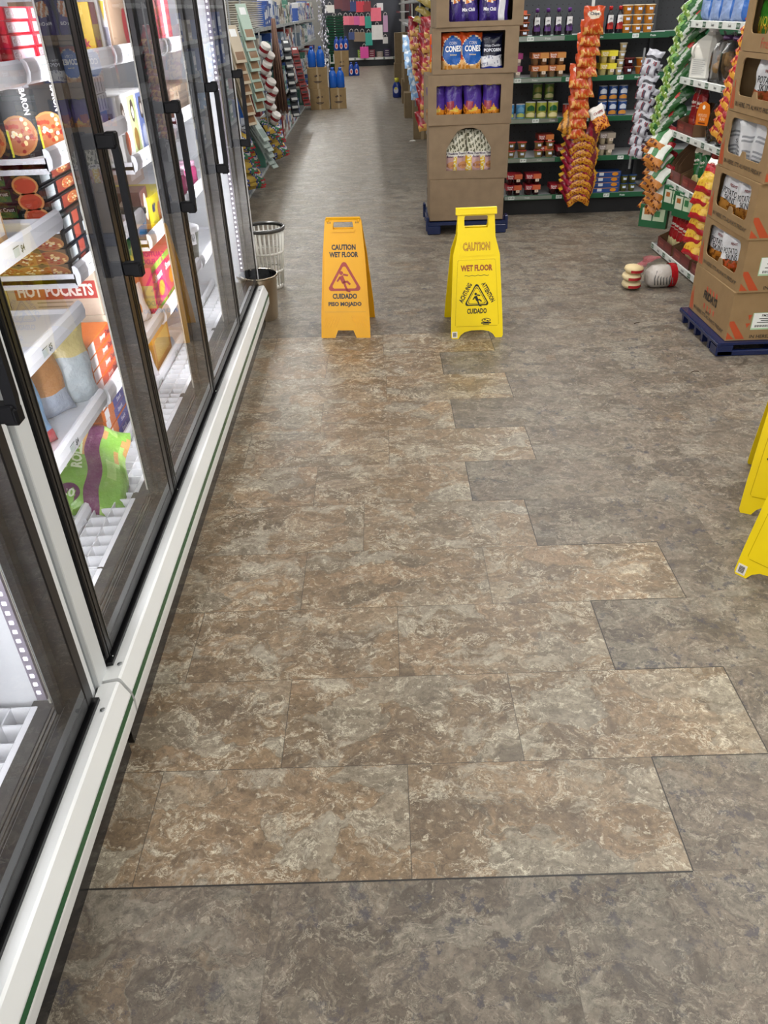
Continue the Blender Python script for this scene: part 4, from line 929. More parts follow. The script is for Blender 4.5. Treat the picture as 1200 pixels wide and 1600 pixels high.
# bagged pretzels / potatoes in clear film
def lumpy(seed, c1, c2, w_=.14, h_=.20, d_=.11):
    b = MB(); rr = random.Random(seed)
    for i in range(16):
        x, y, z = rr.uniform(-w_ / 2 + .03, w_ / 2 - .03), rr.uniform(-d_ / 2 + .03, d_ / 2 - .03), rr.uniform(.03, h_ * .75); r = rr.uniform(.024, .034)
        b.lathe([(0, -r * .8), (r * .7, -r * .6), (r, 0), (r * .7, r * .6), (0, r * .8)], rr.choice([c1, c2]), 'matte', 8, T(x, y, z) @ RX(rr.uniform(0, 90)) @ RY(rr.uniform(0, 90)), cap=False)
    return b
def film(w_, h_, d_, seed, tie=True):
    b = MB(); rr = random.Random(seed); prof = [(.6, 0), (.95, .02), (1.02, .3), (.98, .6), (.7, .8), (.25, .9), (.45, 1.0)]; n = 14; vs = []
    for s_, q in prof:
        for i in range(n): a = 2 * PI * i / n; k = s_ * (1 + rr.uniform(-.09, .09)); vs.append((w_ / 2 * k * math.cos(a), d_ / 2 * k * math.sin(a), h_ * q + rr.uniform(-.006, .006) * (q > 0)))
    fs = [(j * n + i, j * n + (i + 1) % n, (j + 1) * n + (i + 1) % n, (j + 1) * n + i) for j in range(len(prof) - 1) for i in range(n)]; b.raw(vs, fs, '#ffffff', 'pe', False); return b
for k, (y, lev, c1, c2) in enumerate(((5.44, 3, '#a8834c', '#7c5a30'), (5.29, 3, '#9c7844', '#6f5030'), (5.31, 2, '#8a6a48', '#5c4632'), (5.14, 2, '#7c6450', '#50443c'))):
    t = thing('bagged_snack', 'clear bag of brown baked snacks, %s' % ('beside the white jug', 'second from the white jug', 'below the orange tag', 'nearest the carton stack on the third shelf')[k], 'bag', rp(y, lev, .10), 0, 'clear bags of brown snacks')
    lumpy(k, c1, c2).build('snacks', t); film(.17, .27, .14, k).build('clear_bag', t)
    b = MB(); b.lathe([(.03, .225), (.034, .238), (.028, .25)], '#5c3a66', 'film', 10); b.build('purple_tie', t)
# orange tag
b = MB(); b.prism([(-.05, -.06), (.05, -.06), (.055, .01), (.04, .055), (0, .072), (-.04, .055), (-.055, .01)], 0, .004, '#cf6d14', 'print'); b.text('POTATO', 0, -.005, .016, '#f0d9b8', .005, .0, .07); b.text('BUN', 0, -.026, .016, '#f0d9b8', .005, .0, .04); b.rect(-.03, -.052, .03, -.044, '#6a2a0a', .005); b.disc(.0, .04, .012, .012, '#f4ece0', .005)
o = b.build('hang_tag'); o.matrix_world = T(2.06, 5.27, .985) @ RZ(-68) @ RX(90); tag(o, 'orange rounded tag printed in pale letters above the clear snack bags', 'tag')
# dark red trays with chip tubes
def tray(w_, d_, h_, c='#5c1f1c', inner='#6a5038'):
    b = MB(); t_ = .004
    b.box(-w_ / 2, -d_ / 2, 0, w_ / 2, -d_ / 2 + t_, h_ * .42, c, 'print'); b.box(-w_ / 2, d_ / 2 - t_, 0, w_ / 2, d_ / 2, h_, inner, 'card'); b.box(-w_ / 2, -d_ / 2 + t_, 0, w_ / 2, d_ / 2 - t_, t_, inner, 'card')
    for s_ in (-1, 1):
        x0, x1 = sorted((s_ * w_ / 2, s_ * (w_ / 2 - t_)))
        b.prism([(-d_ / 2 + t_, t_), (d_ / 2 - t_, t_), (d_ / 2 - t_, h_), (d_ / 2 * .2, h_), (-d_ / 2 * .3, h_ * .62), (-d_ / 2 + t_, h_ * .42)], 0, x1 - x0, inner, 'card', frame((x0, 0, 0), (0, 1, 0), (0, 0, 1)))
    F = frame((0, -d_ / 2, h_ * .21), (1, 0, 0), (0, 0, 1)); b.rect(-w_ * .42, -h_ * .12, -w_ * .05, h_ * .12, '#7c2c28', .0005, M=F); b.rect(w_ * .05, -h_ * .1, w_ * .42, h_ * .1, '#6e2622', .0005, M=F); b.text('Popcorn', -w_ * .23, 0, h_ * .1, '#a86a5a', .001, .02, w_ * .3, M=F)
    return b
def slim(c1, cb, pic, word, wc='#f2ece0'):
    def f(u, v, s_):
        if v < .24: return pic if (u - .5) ** 2 + ((v - .13) * 1.6) ** 2 < .16 else c1
        if v > .78: return cb
        return c1
    return f
trays = [(5.72, 0, .30, 'dark red display tray at the far end of the bottom shelf'), (5.37, 0, .32, 'dark red display tray of brown popcorn bags on the bottom shelf'), (5.02, 0, .3, 'dark red display tray nearest the FRIDAY cartons on the bottom shelf'),
         (5.76, 1, .26, 'dark red tray with upright brown dividers at the far end above the green boxes'), (5.46, 1, .26, 'dark red tray holding the green and white popcorn bags'), (5.17, 1, .26, 'dark red tray behind the hanging yellow and red bags'),
         (5.70, 2, .30, 'dark red tray with tall red bags beside the clear snack bags')]
for y, k, w_, nm in trays: put(tray(w_, .22, .17), 'display_tray', nm, 'tray', rp(y, k, .125), -90)
i = 0
def slimbag(y, k, c1, cb, pic, word, lab, dx=.10, rz=-78, roll=0, h_=.25, w_=.085):
    global i; i += 1
    return chip_bag('popcorn_bag', lab, 'bag', w_, h_, .05, slim(c1, cb, pic, word), (rp(y, k, dx)[0], y, ZR[k]), rz, -8, roll, [(word, 0, .03, .020, '#f2ece0', w_ * .66, .03), ('Popcorn', 0, .004, .012, '#e8d8c8', w_ * .6, .02)], seed=120 + i, nx=10, ny=20)
for k in range(4): slimbag(5.835 - k * .082, 0, '#a3161d', '#7c1016', '#dccf9a', 'Butter', 'tall red popcorn bag standing in the far bottom tray, %s from the far end' % ORD[k])
slimbag(5.42, 0, '#4a2418', '#8a6a44', '#dccf9a', 'Kettle', 'brown popcorn bag with a red band standing in the bottom tray', roll=4, w_=.12); slimbag(5.27, 0, '#2c1c1a', '#6a4a30', '#b8b0c8', 'Caramel', 'dark brown popcorn bag next to the FRIDAY cartons', w_=.11)
slimbag(5.06, 0, '#3c3038', '#6a4a30', '#c8c0d8', 'Sweet', 'dark grey popcorn bag half hidden by the FRIDAY cartons', w_=.11)
slimbag(5.56, 1, '#17632f', '#dcd2c0', '#dcd28a', 'Herb', 'green popcorn bag with a white top, left of its twin', roll=-12); slimbag(5.45, 1, '#17632f', '#dcd2c0', '#dcd28a', 'Herb', 'green popcorn bag with a white top, right of its twin', roll=-12)
slimbag(5.31, 1, '#7c1a1c', '#a83a30', '#d9b070', 'Chips', 'deep red popcorn bag standing beside the green pair', roll=-10)
for k in range(2): slimbag(5.80 - k * .10, 2, '#8c1018', '#5c0c12', '#a83a30', 'Hot', 'tall red bag in the third shelf tray, %s' % ('farther', 'nearer')[k], h_=.28, roll=-6)
for k in range(3): b = MB(); b.prism([(-.09, 0), (.09, 0), (.09, .2), (.02, .23), (-.05, .16), (-.09, .1)], 0, .004, '#5c4430', 'card'); o = b.build('cardboard_divider'); o.matrix_world = T(2.215, 5.855 - k * .07, ZR[1] - .004) @ frame((0, 0, 0), (1, 0, 0), (0, 0, 1)); tag(o, 'brown cardboard divider in the far upper tray, %s from the far end' % ORD[k], 'divider')
# green boxes hanging below the second shelf
def gbox(): b = MB(); b.box(-.105, -.02, 0, .105, .02, .16, '#1c5a36', 'print', .002); F = FR(.21, .04, .16); b.rect(-.085, -.03, -.01, .055, '#c9cdb8', .0005, M=F); b.rect(.0, -.03, .085, .055, '#b8c8a8', .0005, M=F); b.rect(-.07, .01, -.03, .04, '#a8642c', .0009, M=F); b.rect(.01, .0, .05, .04, '#3a7a4a', .0009, M=F); b.text('Nut Mix', 0, .068, .014, '#e2e8d8', .0009, .02, .09, M=F); return b
pr = None
for k, (y, z) in enumerate(((5.90, .33), (5.68, .33), (5.46, .33), (5.90, .17))):
    nm = 'green snack box hanging under the second shelf, %s from the far end' % ORD[k] if k < 3 else 'lower green snack box near the floor at the far end'
    pr = put(gbox(), 'green_snack_box', nm, 'box', (2.09 + .03 * (k < 3), y, z), -78, 'green snack boxes') if not pr else clone(pr, nm, (2.09 + .03 * (k < 3) - .02 * (k == 3), y, z), -70 if k < 3 else -40)

# ------------------------------------------------------------------ hanging strips at the right shelving
def strip_of(name, nm, cat, group, n, p0, p1, colf, w_, h_, t_, rz, tilt, roll, seed, wob=.01, texts=()):
    pr = None
    for k in range(n):
        f = k / max(1, n - 1); loc = [p0[i] + (p1[i] - p0[i]) * f for i in range(3)]; loc[1] += wob * math.sin(k * 2.3); loc[0] += wob * .5 * math.cos(k * 1.7)
        lab = nm % ORD[k]; rot = (Matrix.Rotation(R(rz + 5 * math.sin(k * 1.9)), 3, 'Z') @ Matrix.Rotation(R(tilt), 3, 'X') @ Matrix.Rotation(R(roll + 5 * math.sin(k * 2.7)), 3, 'Y')).to_euler()
        if pr is None: pr = chip_bag(name, lab, cat, w_, h_, t_, colf, loc, 0, 0, 0, texts, seed=seed, group=group, nx=14, ny=18); pr.rotation_euler = rot
        else: clone(pr, lab, loc, rot=rot)
def gchip(u, v, s_):
    if s_ < 0: return '#c9ccc8'
    if v > .8: return '#1c4c24'
    if v < .09: return '#6f8e3a' if chipn(u, v, 20) > 0 else '#c8d4b0'
    return '#b0302c' if (u - .5) ** 2 / .03 + (v - .62) ** 2 / .008 < 1 else ('#1f5422' if math.sin(u * 11 + v * 9) > -.3 else ('#6f9a50' if u < .6 else '#a4aca0'))
strip_of('green_chip_bag', 'green chip bag on the far corner strip, %s from the top', 'bag', 'green chip bags on the corner strip', 13, (2.07, 5.92, 1.50), (1.99, 5.99, .80), gchip, .12, .27, .045, -50, -24, 40, 140)
def cook(u, v, s_): return '#26242c' if .62 < v < .72 else ('#b4b4bc' if math.sin(u * 13 + 4) * math.sin(v * 9) > -.2 or v > .55 else ('#7c2a34' if math.sin(u * 31) > 0 else '#4a4452'))
strip_of('cookie_bag', 'white cookie bag beside the green chip strip, %s from the top', 'bag', 'white cookie bags', 8, (2.0, 6.32, 1.13), (1.975, 6.26, .60), cook, .12, .17, .05, -30, -20, 14, 150)
def mixc(u, v, s_):
    if v > .82: return '#8a1c24'
    if v < .26: return '#c07a34' if chipn(u, v, 17) > -.3 else '#5c2c14'
    return '#d8dcd2' if math.sin(u * 9 + 1) > -.2 else '#3f7a48'
strip_of('trail_mix_bag', 'orange and white snack mix bag of the lower corner strip, %s from the top', 'bag', 'snack mix bags on the corner strip', 10, (1.985, 5.92, .70), (2.02, 5.90, .28), mixc, .16, .19, .05, -40, -30, 24, 160, .03)
def redc(u, v, s_):
    if s_ < 0: return '#b9b4b8'
    if v < .13: return '#d99a3a' if chipn(u, v, 17) > -.2 else '#9c1c1a'
    return '#930c16' if math.sin(u * 9 + v * 12) > -.7 else '#b8282e'
strip_of('red_chip_bag', 'glossy red chip bag beside the FRIDAY cartons, %s from the top', 'bag', 'red chip bags beside the FRIDAY cartons', 12, (2.09, 4.93, 1.45), (2.02, 4.96, .90), redc, .12, .26, .045, -52, -24, 40, 170)
def yred(u, v, s_):
    if v > .85: return '#e9e2d8'
    if .18 < v < .62: return '#e0b438' if chipn(u, v, 15) > -.5 else '#c98a2a'
    return '#b01822'
strip_of('yellow_chip_bag', 'yellow and red chip bag below the red strip, %s from the top', 'bag', 'yellow and red chip bags', 6, (1.99, 4.90, .60), (1.99, 4.93, .22), yred, .15, .19, .05, -58, -20, 10, 180, .012, [('Chips', 0, .06, .026, '#8a1010', .08, .04)])
for k, (x, y, z0, z1, nm) in enumerate(((2.09, 5.98, .3, 1.75, 'dark clip strip carrying the green chip bags at the far shelf corner'), (2.12, 5.0, .9, 1.75, 'dark clip strip carrying the glossy red chip bags'))):
    b = MB(); b.box(-.01, -.002, z0, .01, .002, z1, '#2c2a2c', 'gloss'); put(b, 'clip_strip', nm, 'clip strip', (x, y, 0), -60)

# ------------------------------------------------------------------ bread bag dropped on the floor
t = thing('bread_bag', 'clear bag of buns with red print lying on the floor below the snack shelves', 'bag', (1.77, 5.03, 0), 4)
for k, (x, z, c) in enumerate(((-.10, .035, '#c9b890'), (-.105, .085, '#d0be94'), (-.095, .132, '#cdb98c'))):
    b = MB(); b.lathe([(0, -.022), (.05, -.02), (.062, -.004), (.058, .012), (.03, .022), (0, .024)], c, 'matte', 18, T(x, -.02, z) @ RX(4), cap=False); b.lathe([(.0635, -.012), (.0640, .006)], '#a8232a', 'film', 18, T(x, -.02, z) @ RX(4), cap=False, a0=-2.2, a1=-.2); b.build('bun', t)
b = MB(); b.lathe([(0, -.10), (.045, -.095), (.07, -.06), (.075, 0), (.07, .06), (.045, .095), (0, .10)], '#b9b2aa', 'film', 16, T(.10, .0, .068) @ RY(90), cap=False)
for a in range(7): b.tube([(.04 + a * .02, -.068, .03), (.03 + a * .02, -.074, .07), (.05 + a * .02, -.05, .115)], .004, '#6d6a68', 'film', 5)
b.lathe([(.0755, -.022), (.077, .0), (.0755, .022)], '#a3131c', 'film', 18, T(.165, 0, .070) @ RY(90), cap=False); b.build('wrapped_loaf', t)
b = MB(); rr = random.Random(8); n = 12; vs = []
for j in range(5):
    for i_ in range(n): a = 2 * PI * i_ / n; r = (.055, .035, .03, .05, .062)[j] * (1 + rr.uniform(-.25, .25)); vs.append((-.05 + j * .018 + r * math.cos(a) * .9, r * math.sin(a) * .6 - .01, .145 + j * .013 + rr.uniform(-.006, .006)))
b.raw(vs, [(j * n + i_, j * n + (i_ + 1) % n, (j + 1) * n + (i_ + 1) % n, (j + 1) * n + i_) for j in range(4) for i_ in range(n)], '#b85a66', 'frost'); b.build('crumpled_bag_end', t)
b = MB(); b.rect(0, 0, .06, .035, '#cfcfcc', .001); put(b, 'paper_scrap', 'small white paper scrap under the edge of the snack shelving', 'scrap', (1.93, 5.06, .001), 20)
for k, (x, y, rz, nm) in enumerate(((1.52, 4.35, 30, 'tiny dark twig of litter on the floor in front of the bread bag'), (1.60, 3.62, 10, 'thin dark sliver of litter near the blue pallet corner'))):
    b = MB(); b.tube([(-.02, 0, .003), (0, .006, .004), (.022, .0, .003)], .0018, '#3a1f18', 'matte', 5); put(b, 'litter_scrap', nm, 'litter', (x, y, 0), rz)
# ------------------------------------------------------------------ frozen food behind the glass
def sz(bay, k): return SHELVES[bay][k] - .034
SHN = ['top', 'second', 'third', 'fourth', 'bottom']
BAYN = {'A': 'first', 'B': 'second', 'C': 'third', 'D': 'last'}
def fbox(w, d, h, c, art=None, top=None, left=None, right=None, mat='print'):
    b = MB(); b.box(-w / 2, -d / 2, 0, w / 2, d / 2, h, c, mat, .0012)
    if art: art(b, FR(w, d, h))
    if top: top(b, TP(w, d, h))
    if left: left(b, LF(w, d, h))
    if right: right(b, RT(w, d, h))
    return b
def seq(make, name, cat, group, items):
    """items: (label, loc, rz) - first built, the rest copied"""
    pr = None
    for lab, loc, rz in items:
        if pr is None: pr = put(make(), name, lab, cat, loc, rz, group)
        else: clone(pr, lab, loc, rz)
    return pr
def pizza(b, M, x, y, rx, ry, w=.0006, seed=0, crust='#b07c48'):
    b.disc(x, y, rx, ry, crust, w, 20, M=M); b.disc(x, y, rx * .88, ry * .88, '#a8643c', w + .0002, 20, M=M); rr = random.Random(seed)
    for i in range(34): a, q = rr.uniform(0, 6.28), rr.uniform(.05, .85); b.disc(x + rx * q * math.cos(a), y + ry * q * math.sin(a), rx * .11, ry * .11, rr.choice(['#e8c98a', '#8a241c', '#e0d2b0', '#a8381f']), w + .0004 + i * .00001, 8, M=M)
# red boxes stacked on the top shelf
def mk():
    def art(b, F): b.rect(-.075, -.011, .07, .011, '#e6c9cf', .0005, M=F); b.text("Cole's", -.045, 0, .016, '#f8f0f2', .0009, .03, M=F); b.text("Cole's", -.0445, -.0005, .015, '#b06a7a', .0007, .05, M=F); b.rect(-.005, -.009, .065, .009, '#b8c3e0', .0008, M=F)
    def lf(b, L): b.disc(0, 0, .05, .010, '#5f9a5a', .0005, M=L)
    return fbox(.17, .20, .029, '#d8283a', art, left=lf)
it = []
for c in range(4):
    for k in range(5): it.append(('red frozen bread box on the top freezer shelf, %s column, %s from the bottom' % (ORD[c], ORD[k]), (-.985 - .004 * (k % 2), 2.13 + c * .18 if c else 2.115, sz('A', 0) + k * .0295), 90))
it = [(l, (p[0], p[1] + (.0 if c_ < 5 else .045), p[2]), r) for c_, (l, p, r) in enumerate(it)]
seq(mk, 'frozen_bread_box', 'box', 'red frozen bread boxes', it)
# small upright black pizza boxes
def mk():
    def art(b, F):
        b.rect(-.062, .06, .02, .105, '#3a1f1c', .0005, M=F); b.text('RED BARON', .045, .045, .018, '#e4dcdc', .001, .03, .105, M=F, ang=-90); b.rect(-.066, -.08, -.045, .10, '#4a8a3e', .0006, M=F)
        pizza(b, F, .005, -.055, .055, .05, .0006, 1); b.rect(-.045, -.105, -.024, -.04, '#d2cf3c', .0025, M=F); b.text('2', -.034, -.09, .018, '#2a2a2a', .003, M=F)
    def sd(b, L): b.rect(-.015, -.11, .015, .11, '#202326', .0004, M=L); b.text('RED BARON', 0, .03, .013, '#c9c4c4', .0008, .02, .10, M=L, ang=-90)
    return fbox(.135, .032, .225, '#191b1e', art, left=sd)
seq(mk, 'pizza_box', 'pizza box', 'upright black pizza boxes', [('black pizza box standing upright on the second shelf, %s from the left' % ORD[k], (-1.03 + .055 * k, 2.275 + .085 * k, sz('B', 1)), 52) for k in range(4)])
# flat stack of pizza boxes
def mk():
    def art(b, F):
        b.text('RED BARON', -.085, .003, .016, '#e6e0e0', .0009, .03, .085, M=F); b.rect(-.022, -.015, .06, .015, '#2f6a34', .0005, M=F); b.rect(-.020, .000, .058, .0135, '#15171a', .0008, M=F); b.text('Classic Crust', .019, .006, .010, '#e6e6e0', .0011, .0, .07, M=F)
        b.disc(.112, -.016, .036, .026, '#c98a52', .0006, M=F); b.disc(.112, -.016, .030, .02, '#b8482e', .0009, M=F)
    def rt(b, Rr): b.rect(-.13, -.014, -.06, .014, '#aeb6b8', .0005, M=Rr); b.rect(-.04, -.016, .12, .016, '#7a3226', .0005, M=Rr); pizza(b, Rr, .05, 0, .05, .014, .0008, 3)
    return fbox(.30, .30, .040, '#15171b', art, right=rt, top=lambda b, Tp: pizza(b, Tp, .02, 0, .11, .11, .0006, 5))
seq(mk, 'pizza_box', 'pizza box', 'flat black pizza boxes', [('flat black pizza box with Classic Crust label, %s from the top of the stack' % ORD[2 - k], (-1.045 - .006 * k, 2.42, sz('B', 2) + .164 + k * .041), 0) for k in range(3)])
def mk():
    def art(b, F):
        b.rect(-.14, -.018, .145, .018, '#6d5640', .0004, M=F)
        for i in range(4): pizza(b, F, -.10 + i * .068, -.006, .046, .020, .0006 + i * .0001, 20 + i)
    def rt(b, Rr): b.rect(-.13, -.014, -.07, .014, '#b4bcbe', .0005, M=Rr); b.rect(-.05, -.016, -.0, .016, '#7a3226', .0005, M=Rr); b.rect(.03, -.014, .09, .014, '#9aa2a6', .0005, M=Rr)
    return fbox(.30, .30, .040, '#15171b', art, right=rt)
seq(mk, 'pizza_box', 'pizza box', 'flat pizza boxes with pizza pictures on the edge', [('flat pizza box with pizza pictures along its edge, %s from the bottom' % ORD[k], (-1.028 + .003 * (k % 2), 2.42, sz('B', 2) + k * .041), 0) for k in range(4)])
# cases on the fourth shelf, second bay
b = fbox(.30, .12, .16, '#bfae9c', lambda b, F: (b.rect(-.125, -.022, .145, .036, '#a83f3a', .0005, M=F), b.text('HOT POCKETS', .010, .007, .040, '#e9dcd2', .001, .04, .25, M=F), [b.rect(-.06, -.034 - i * .014, .06 - .012 * i, -.030 - i * .014, '#8a7a6c', .0006, M=F) for i in range(3)]))
put(b, 'frozen_food_case', 'tan carton with HOT POCKETS in white on a red panel', 'carton', (-1.07, 2.625, sz('B', 3) + .168), 0)
put(fbox(.26, .12, .155, '#b89a62', lambda b, F: (b.pol([(-.02, -.075), (.06, .06), (.10, .05), (.07, -.075)], '#d98020', .0006, M=F), b.rect(.07, -.07, .13, .06, '#c9b878', .0005, M=F), [b.rect(-.13 + i * .02, -.05 + i * .01, -.06 + i * .02, -.042 + i * .01, '#7c6440', .0007, M=F) for i in range(5)])),
    'breakfast_box', 'golden brown frozen breakfast carton left of the tan case', 'carton', (-1.352, 2.625, sz('B', 3) + .168), 0)
put(fbox(.56, .13, .167, '#c8b9a4'), 'frozen_food_case', 'plain pale case under the tan and golden cartons', 'carton', (-1.19, 2.63, sz('B', 3)))
def mk():
    def art(b, F): b.rect(-.09, -.019, .09, .019, '#7a3f22', .0004, M=F); rr = random.Random(2); [b.disc(rr.uniform(-.08, .08), rr.uniform(-.012, .012), .016, .006, rr.choice(['#a8683a', '#c98a5a', '#5c2c18']), .0006 + i * .00002, 8, M=F) for i in range(18)]
    def rt(b, Rr): b.rect(-.115, -.018, -.055, .018, '#ece6e6', .0005, M=Rr); b.rect(-.05, -.018, .115, .018, '#c9502f', .0005, M=Rr); b.text('Jimmy', .03, 0, .02, '#f2e0d8', .0009, .03, M=Rr); b.text('Dean', .09, 0, .02, '#5c2030', .0009, .03, M=Rr)
    return fbox(.19, .24, .040, '#d9701c', art, lambda b, Tp: b.disc(-.03, .0, .045, .03, '#c9a088', .0005, M=Tp), right=rt)
seq(mk, 'breakfast_sandwich_box', 'box', 'orange breakfast sandwich boxes', [('orange breakfast sandwich box, %s from the bottom of the fourth shelf stack' % ORD[k], (-.985, 2.39, sz('B', 3) + k * .041), 0) for k in range(4)])
put(fbox(.17, .18, .06, '#8c4a44', lambda b, F: pizza(b, F, 0, 0, .06, .022)), 'frozen_dinner_box', 'maroon frozen dinner box behind the orange stack', 'box', (-1.17, 2.32, sz('B', 3) + .09), 10)
# bags on the fourth shelf of the first bay
def wl(u, v, s_): return '#c84a52' if v < .16 else ('#8fb4d4' if (u - .6) ** 2 / .05 + (v - .3) ** 2 / .02 < 1 else ('#efe9dc' if u < .7 else '#7aa4cc'))
o = chip_bag('frozen_food_bag', 'large pale bag with red and blue print on the fourth shelf', 'bag', .22, .27, .11, wl, (-.965, 1.86, sz('A', 3)), 62, -10, 0, [('KING', 0, .04, .03, '#c0a878', .10, .0)], seed=200)
def br(u, v, s_): return '#a8483c' if v > .75 else ('#b98558' if v > .3 else '#a9b4c4')
chip_bag('frozen_bread_bag', 'soft plastic bag of brown frozen rolls beside the pale bag', 'bag', .20, .26, .12, br, (-.99, 2.09, sz('A', 3)), 50, -14, 0, [], seed=201)
chip_bag('frozen_food_bag', 'yellowish soft bag tucked against the orange boxes', 'bag', .14, .24, .07, lambda u, v, s_: '#d8c88a' if v > .6 else '#b8c4c8', (-.93, 2.20, sz('A', 3)), 30, -10, 0, [], seed=202)
# near carton and tray on the second shelf
put(fbox(.22, .20, .17, '#c9a27a', lambda b, F: b.rect(-.10, -.06, .10, .075, '#ece4de', .0005, M=F), right=lambda b, Rr: b.rect(-.09, -.05, .09, .075, '#ece4de', .0005, M=Rr)), 'frozen_food_case', 'white and tan carton at the left edge on the second shelf', 'carton', (-1.0, 1.86, sz('A', 1)), 0)
# bottom deck
def mk():
    def art(b, F): b.rect(-.09, -.019, .09, .019, '#8a4a26', .0004, M=F); pizza(b, F, .02, 0, .05, .018)
    def rt(b, Rr): b.rect(-.125, -.018, -.08, .018, '#ece8e8', .0005, M=Rr); b.rect(-.02, -.018, .125, .018, '#3a3f9c', .0005, M=Rr); b.text('Snack', .05, .0, .018, '#e0e0f4', .0009, .03, M=Rr)
    return fbox(.20, .26, .040, '#cf6a24', art, right=rt)
seq(mk, 'snack_box', 'box', 'orange and blue snack boxes', [('orange and blue snack box on the freezer floor, %s from the bottom' % ORD[k], (-1.10 + .003 * (k % 2), 2.68, sz('B', 4) + k * .041), 0) for k in range(5)])
def gr(u, v, s_):
    if s_ < 0: return '#7ba84a'
    if .52 < u < .66: return '#6a2c58'
    if chipn(u, v, 9) > .55: return '#c99a5c'
    return '#7fb446' if chipn(u, v, 7) > -.5 else '#a3cc6c'
b = MB(); cf = b.bag(.30, .36, .09, gr, 'film', 18, 22, 210, wr=.008)
b.text('SNACK', -.075, .03, .036, '#dff0c0', .001, .04, .13, conf=cf, mat='gloss', ang=90); b.text('ROLLS', -.030, .03, .036, '#dff0c0', .001, .04, .12, conf=cf, mat='gloss', ang=90); b.disc(-.05, -.125, .035, .035, '#5c2450', .001, conf=cf, mat='gloss'); b.text('50', -.05, -.125, .03, '#e6f0d0', .002, .03, conf=cf, mat='gloss')
o = b.build('snack_roll_bag'); o.matrix_world = T(-1.01, 2.29, .315) @ RZ(52) @ RX(36) @ RZ(-38); tag(o, 'green bag of snack rolls slumped on the freezer floor with 50 on it', 'bag')
for k, (y, rz) in enumerate(((2.06, -20), (1.93, 8))):
    b = MB(); b.box(-.09, -.05, 0, .09, .05, .012, '#dfe0e4', 'frost', .003); b.box(-.085, -.045, .002, .085, .045, .009, '#6c2a52' if k else '#c9cbd0', 'print'); put(b, 'frozen_food_tray', ('clear lidded tray in front of the green bag', 'flat tray with a plum label at the near end of the freezer floor')[k], 'tray', (-1.05, y, sz('A', 4) + .001), rz)
put(fbox(.26, .30, .10, '#9a7a5c', lambda b, F: pizza(b, F, .02, 0, .08, .04)), 'frozen_food_case', 'brown meat pattern carton behind the snack boxes', 'carton', (-1.33, 2.66, sz('B', 4)), 0)
# top shelf and neighbours seen through the second door
put(fbox(.15, .14, .16, '#e8c22a', lambda b, F: b.text('Drumstick', 0, -.03, .024, '#c0405a', .001, .04, .12, M=F), right=lambda b, Rr: (b.text('Nestle', 0, -.03, .03, '#c0405a', .001, .04, .10, M=Rr), b.rect(-.06, .02, .06, .08, '#a8344a', .0006, M=Rr))), 'ice_cream_box', 'bright yellow ice cream cone box on the top shelf', 'box', (-.955, 2.985, sz('B', 0)), 8)
def wb(b, Rr): b.rect(-.045, -.055, .045, .01, '#dcdce6', .0005, M=Rr); [b.rect(-.04 + i * .011, -.05, -.034 + i * .011, .005, '#6a6a88', .001, M=Rr) for i in range(8)]; b.pol([(-.05, .08), (.05, .08), (.0, .02)], '#d9b82a', .0006, M=Rr)
put(fbox(.14, .12, .17, '#ecebec', right=wb), 'ice_cream_box', 'white carton with a striped panel beside the yellow box on the top shelf', 'box', (-.96, 3.13, sz('C', 0)), 6)
put(fbox(.34, .38, .17, '#a58a72', right=lambda b, Rr: b.disc(.0, .0, .035, .06, '#a83a3a', .0006, M=Rr)), 'frozen_food_case', 'brown carton with a red oval on the top shelf', 'carton', (-1.06, 3.40, sz('C', 0)), 0)
chip_bag('candy_bag', 'glossy red and brown frozen treat bag lying on top of the yellow box', 'bag', .17, .14, .06, lambda u, v, s_: '#7a2a34' if chipn(u, v, 11) > 0 else '#d8a8b0', (-.95, 2.96, sz('B', 0) + .16), 90, -30, 0, [], seed=220)
# white cone boxes of the third bay
def mk(c, pic):
    def rt(b, Rr): b.rect(-.052, -.10, .052, .10, c, .0005, M=Rr); b.disc(0, .05, .024, .038, '#4a3c36', .0009, M=Rr); b.disc(0, .045, .015, .020, '#d8cfc4', .0012, M=Rr); b.disc(.0, -.045, .03, .04, pic, .0009, M=Rr)
    def art(b, F): b.rect(-.06, -.02, .06, .06, '#b8aca8', .0005, M=F); [b.rect(-.055, .01 + i * .015, .05, .016 + i * .015, '#6c6470', .0009, M=F) for i in range(3)]
    return fbox(.16, .12, .225, '#f0efec', art, right=rt)
for k, (c, pic, nm) in enumerate((('#e6e6e4', '#a8502c', 'white ice cream box with a round dark window nearest the second door mullion'), ('#b9c48a', '#8a6a30', 'white and lime green ice cream box, middle of the three'), ('#7a8cc8', '#c8d0ec', 'periwinkle blue ice cream box, farthest of the three'))):
    put(mk(c, pic), 'ice_cream_box', nm, 'box', (-.965, 3.125 + k * .13, sz('C', 1)), 0)
seq(lambda: fbox(.20, .22, .06, '#3f78b8', right=lambda b, Rr: [b.rect(-.06 + i * .09, -.02, -.045 + i * .09, .02, '#c9cfe0', .0006, M=Rr) for i in range(2)]), 'frozen_fruit_box', 'box', 'blue frozen boxes', [('blue frozen box on the second shelf of the second bay, %s' % ORD[k], (-.99, 2.62 + k * .23, sz('B', 1)), 0) for k in range(2)])
seq(lambda: fbox(.30, .36, .05, '#a9acb6', right=lambda b, Rr: [b.rect(-.16 + i * .03, -.02, -.152 + i * .03, .02, '#5c6070', .0006, M=Rr) for i in range(11)]), 'frozen_food_box', 'box', 'grey frozen boxes', [('grey striped frozen box stacked above the blue boxes, %s' % ORD[k], (-1.03, 2.78, sz('B', 1) + .062 + k * .052), 0) for k in range(2)])
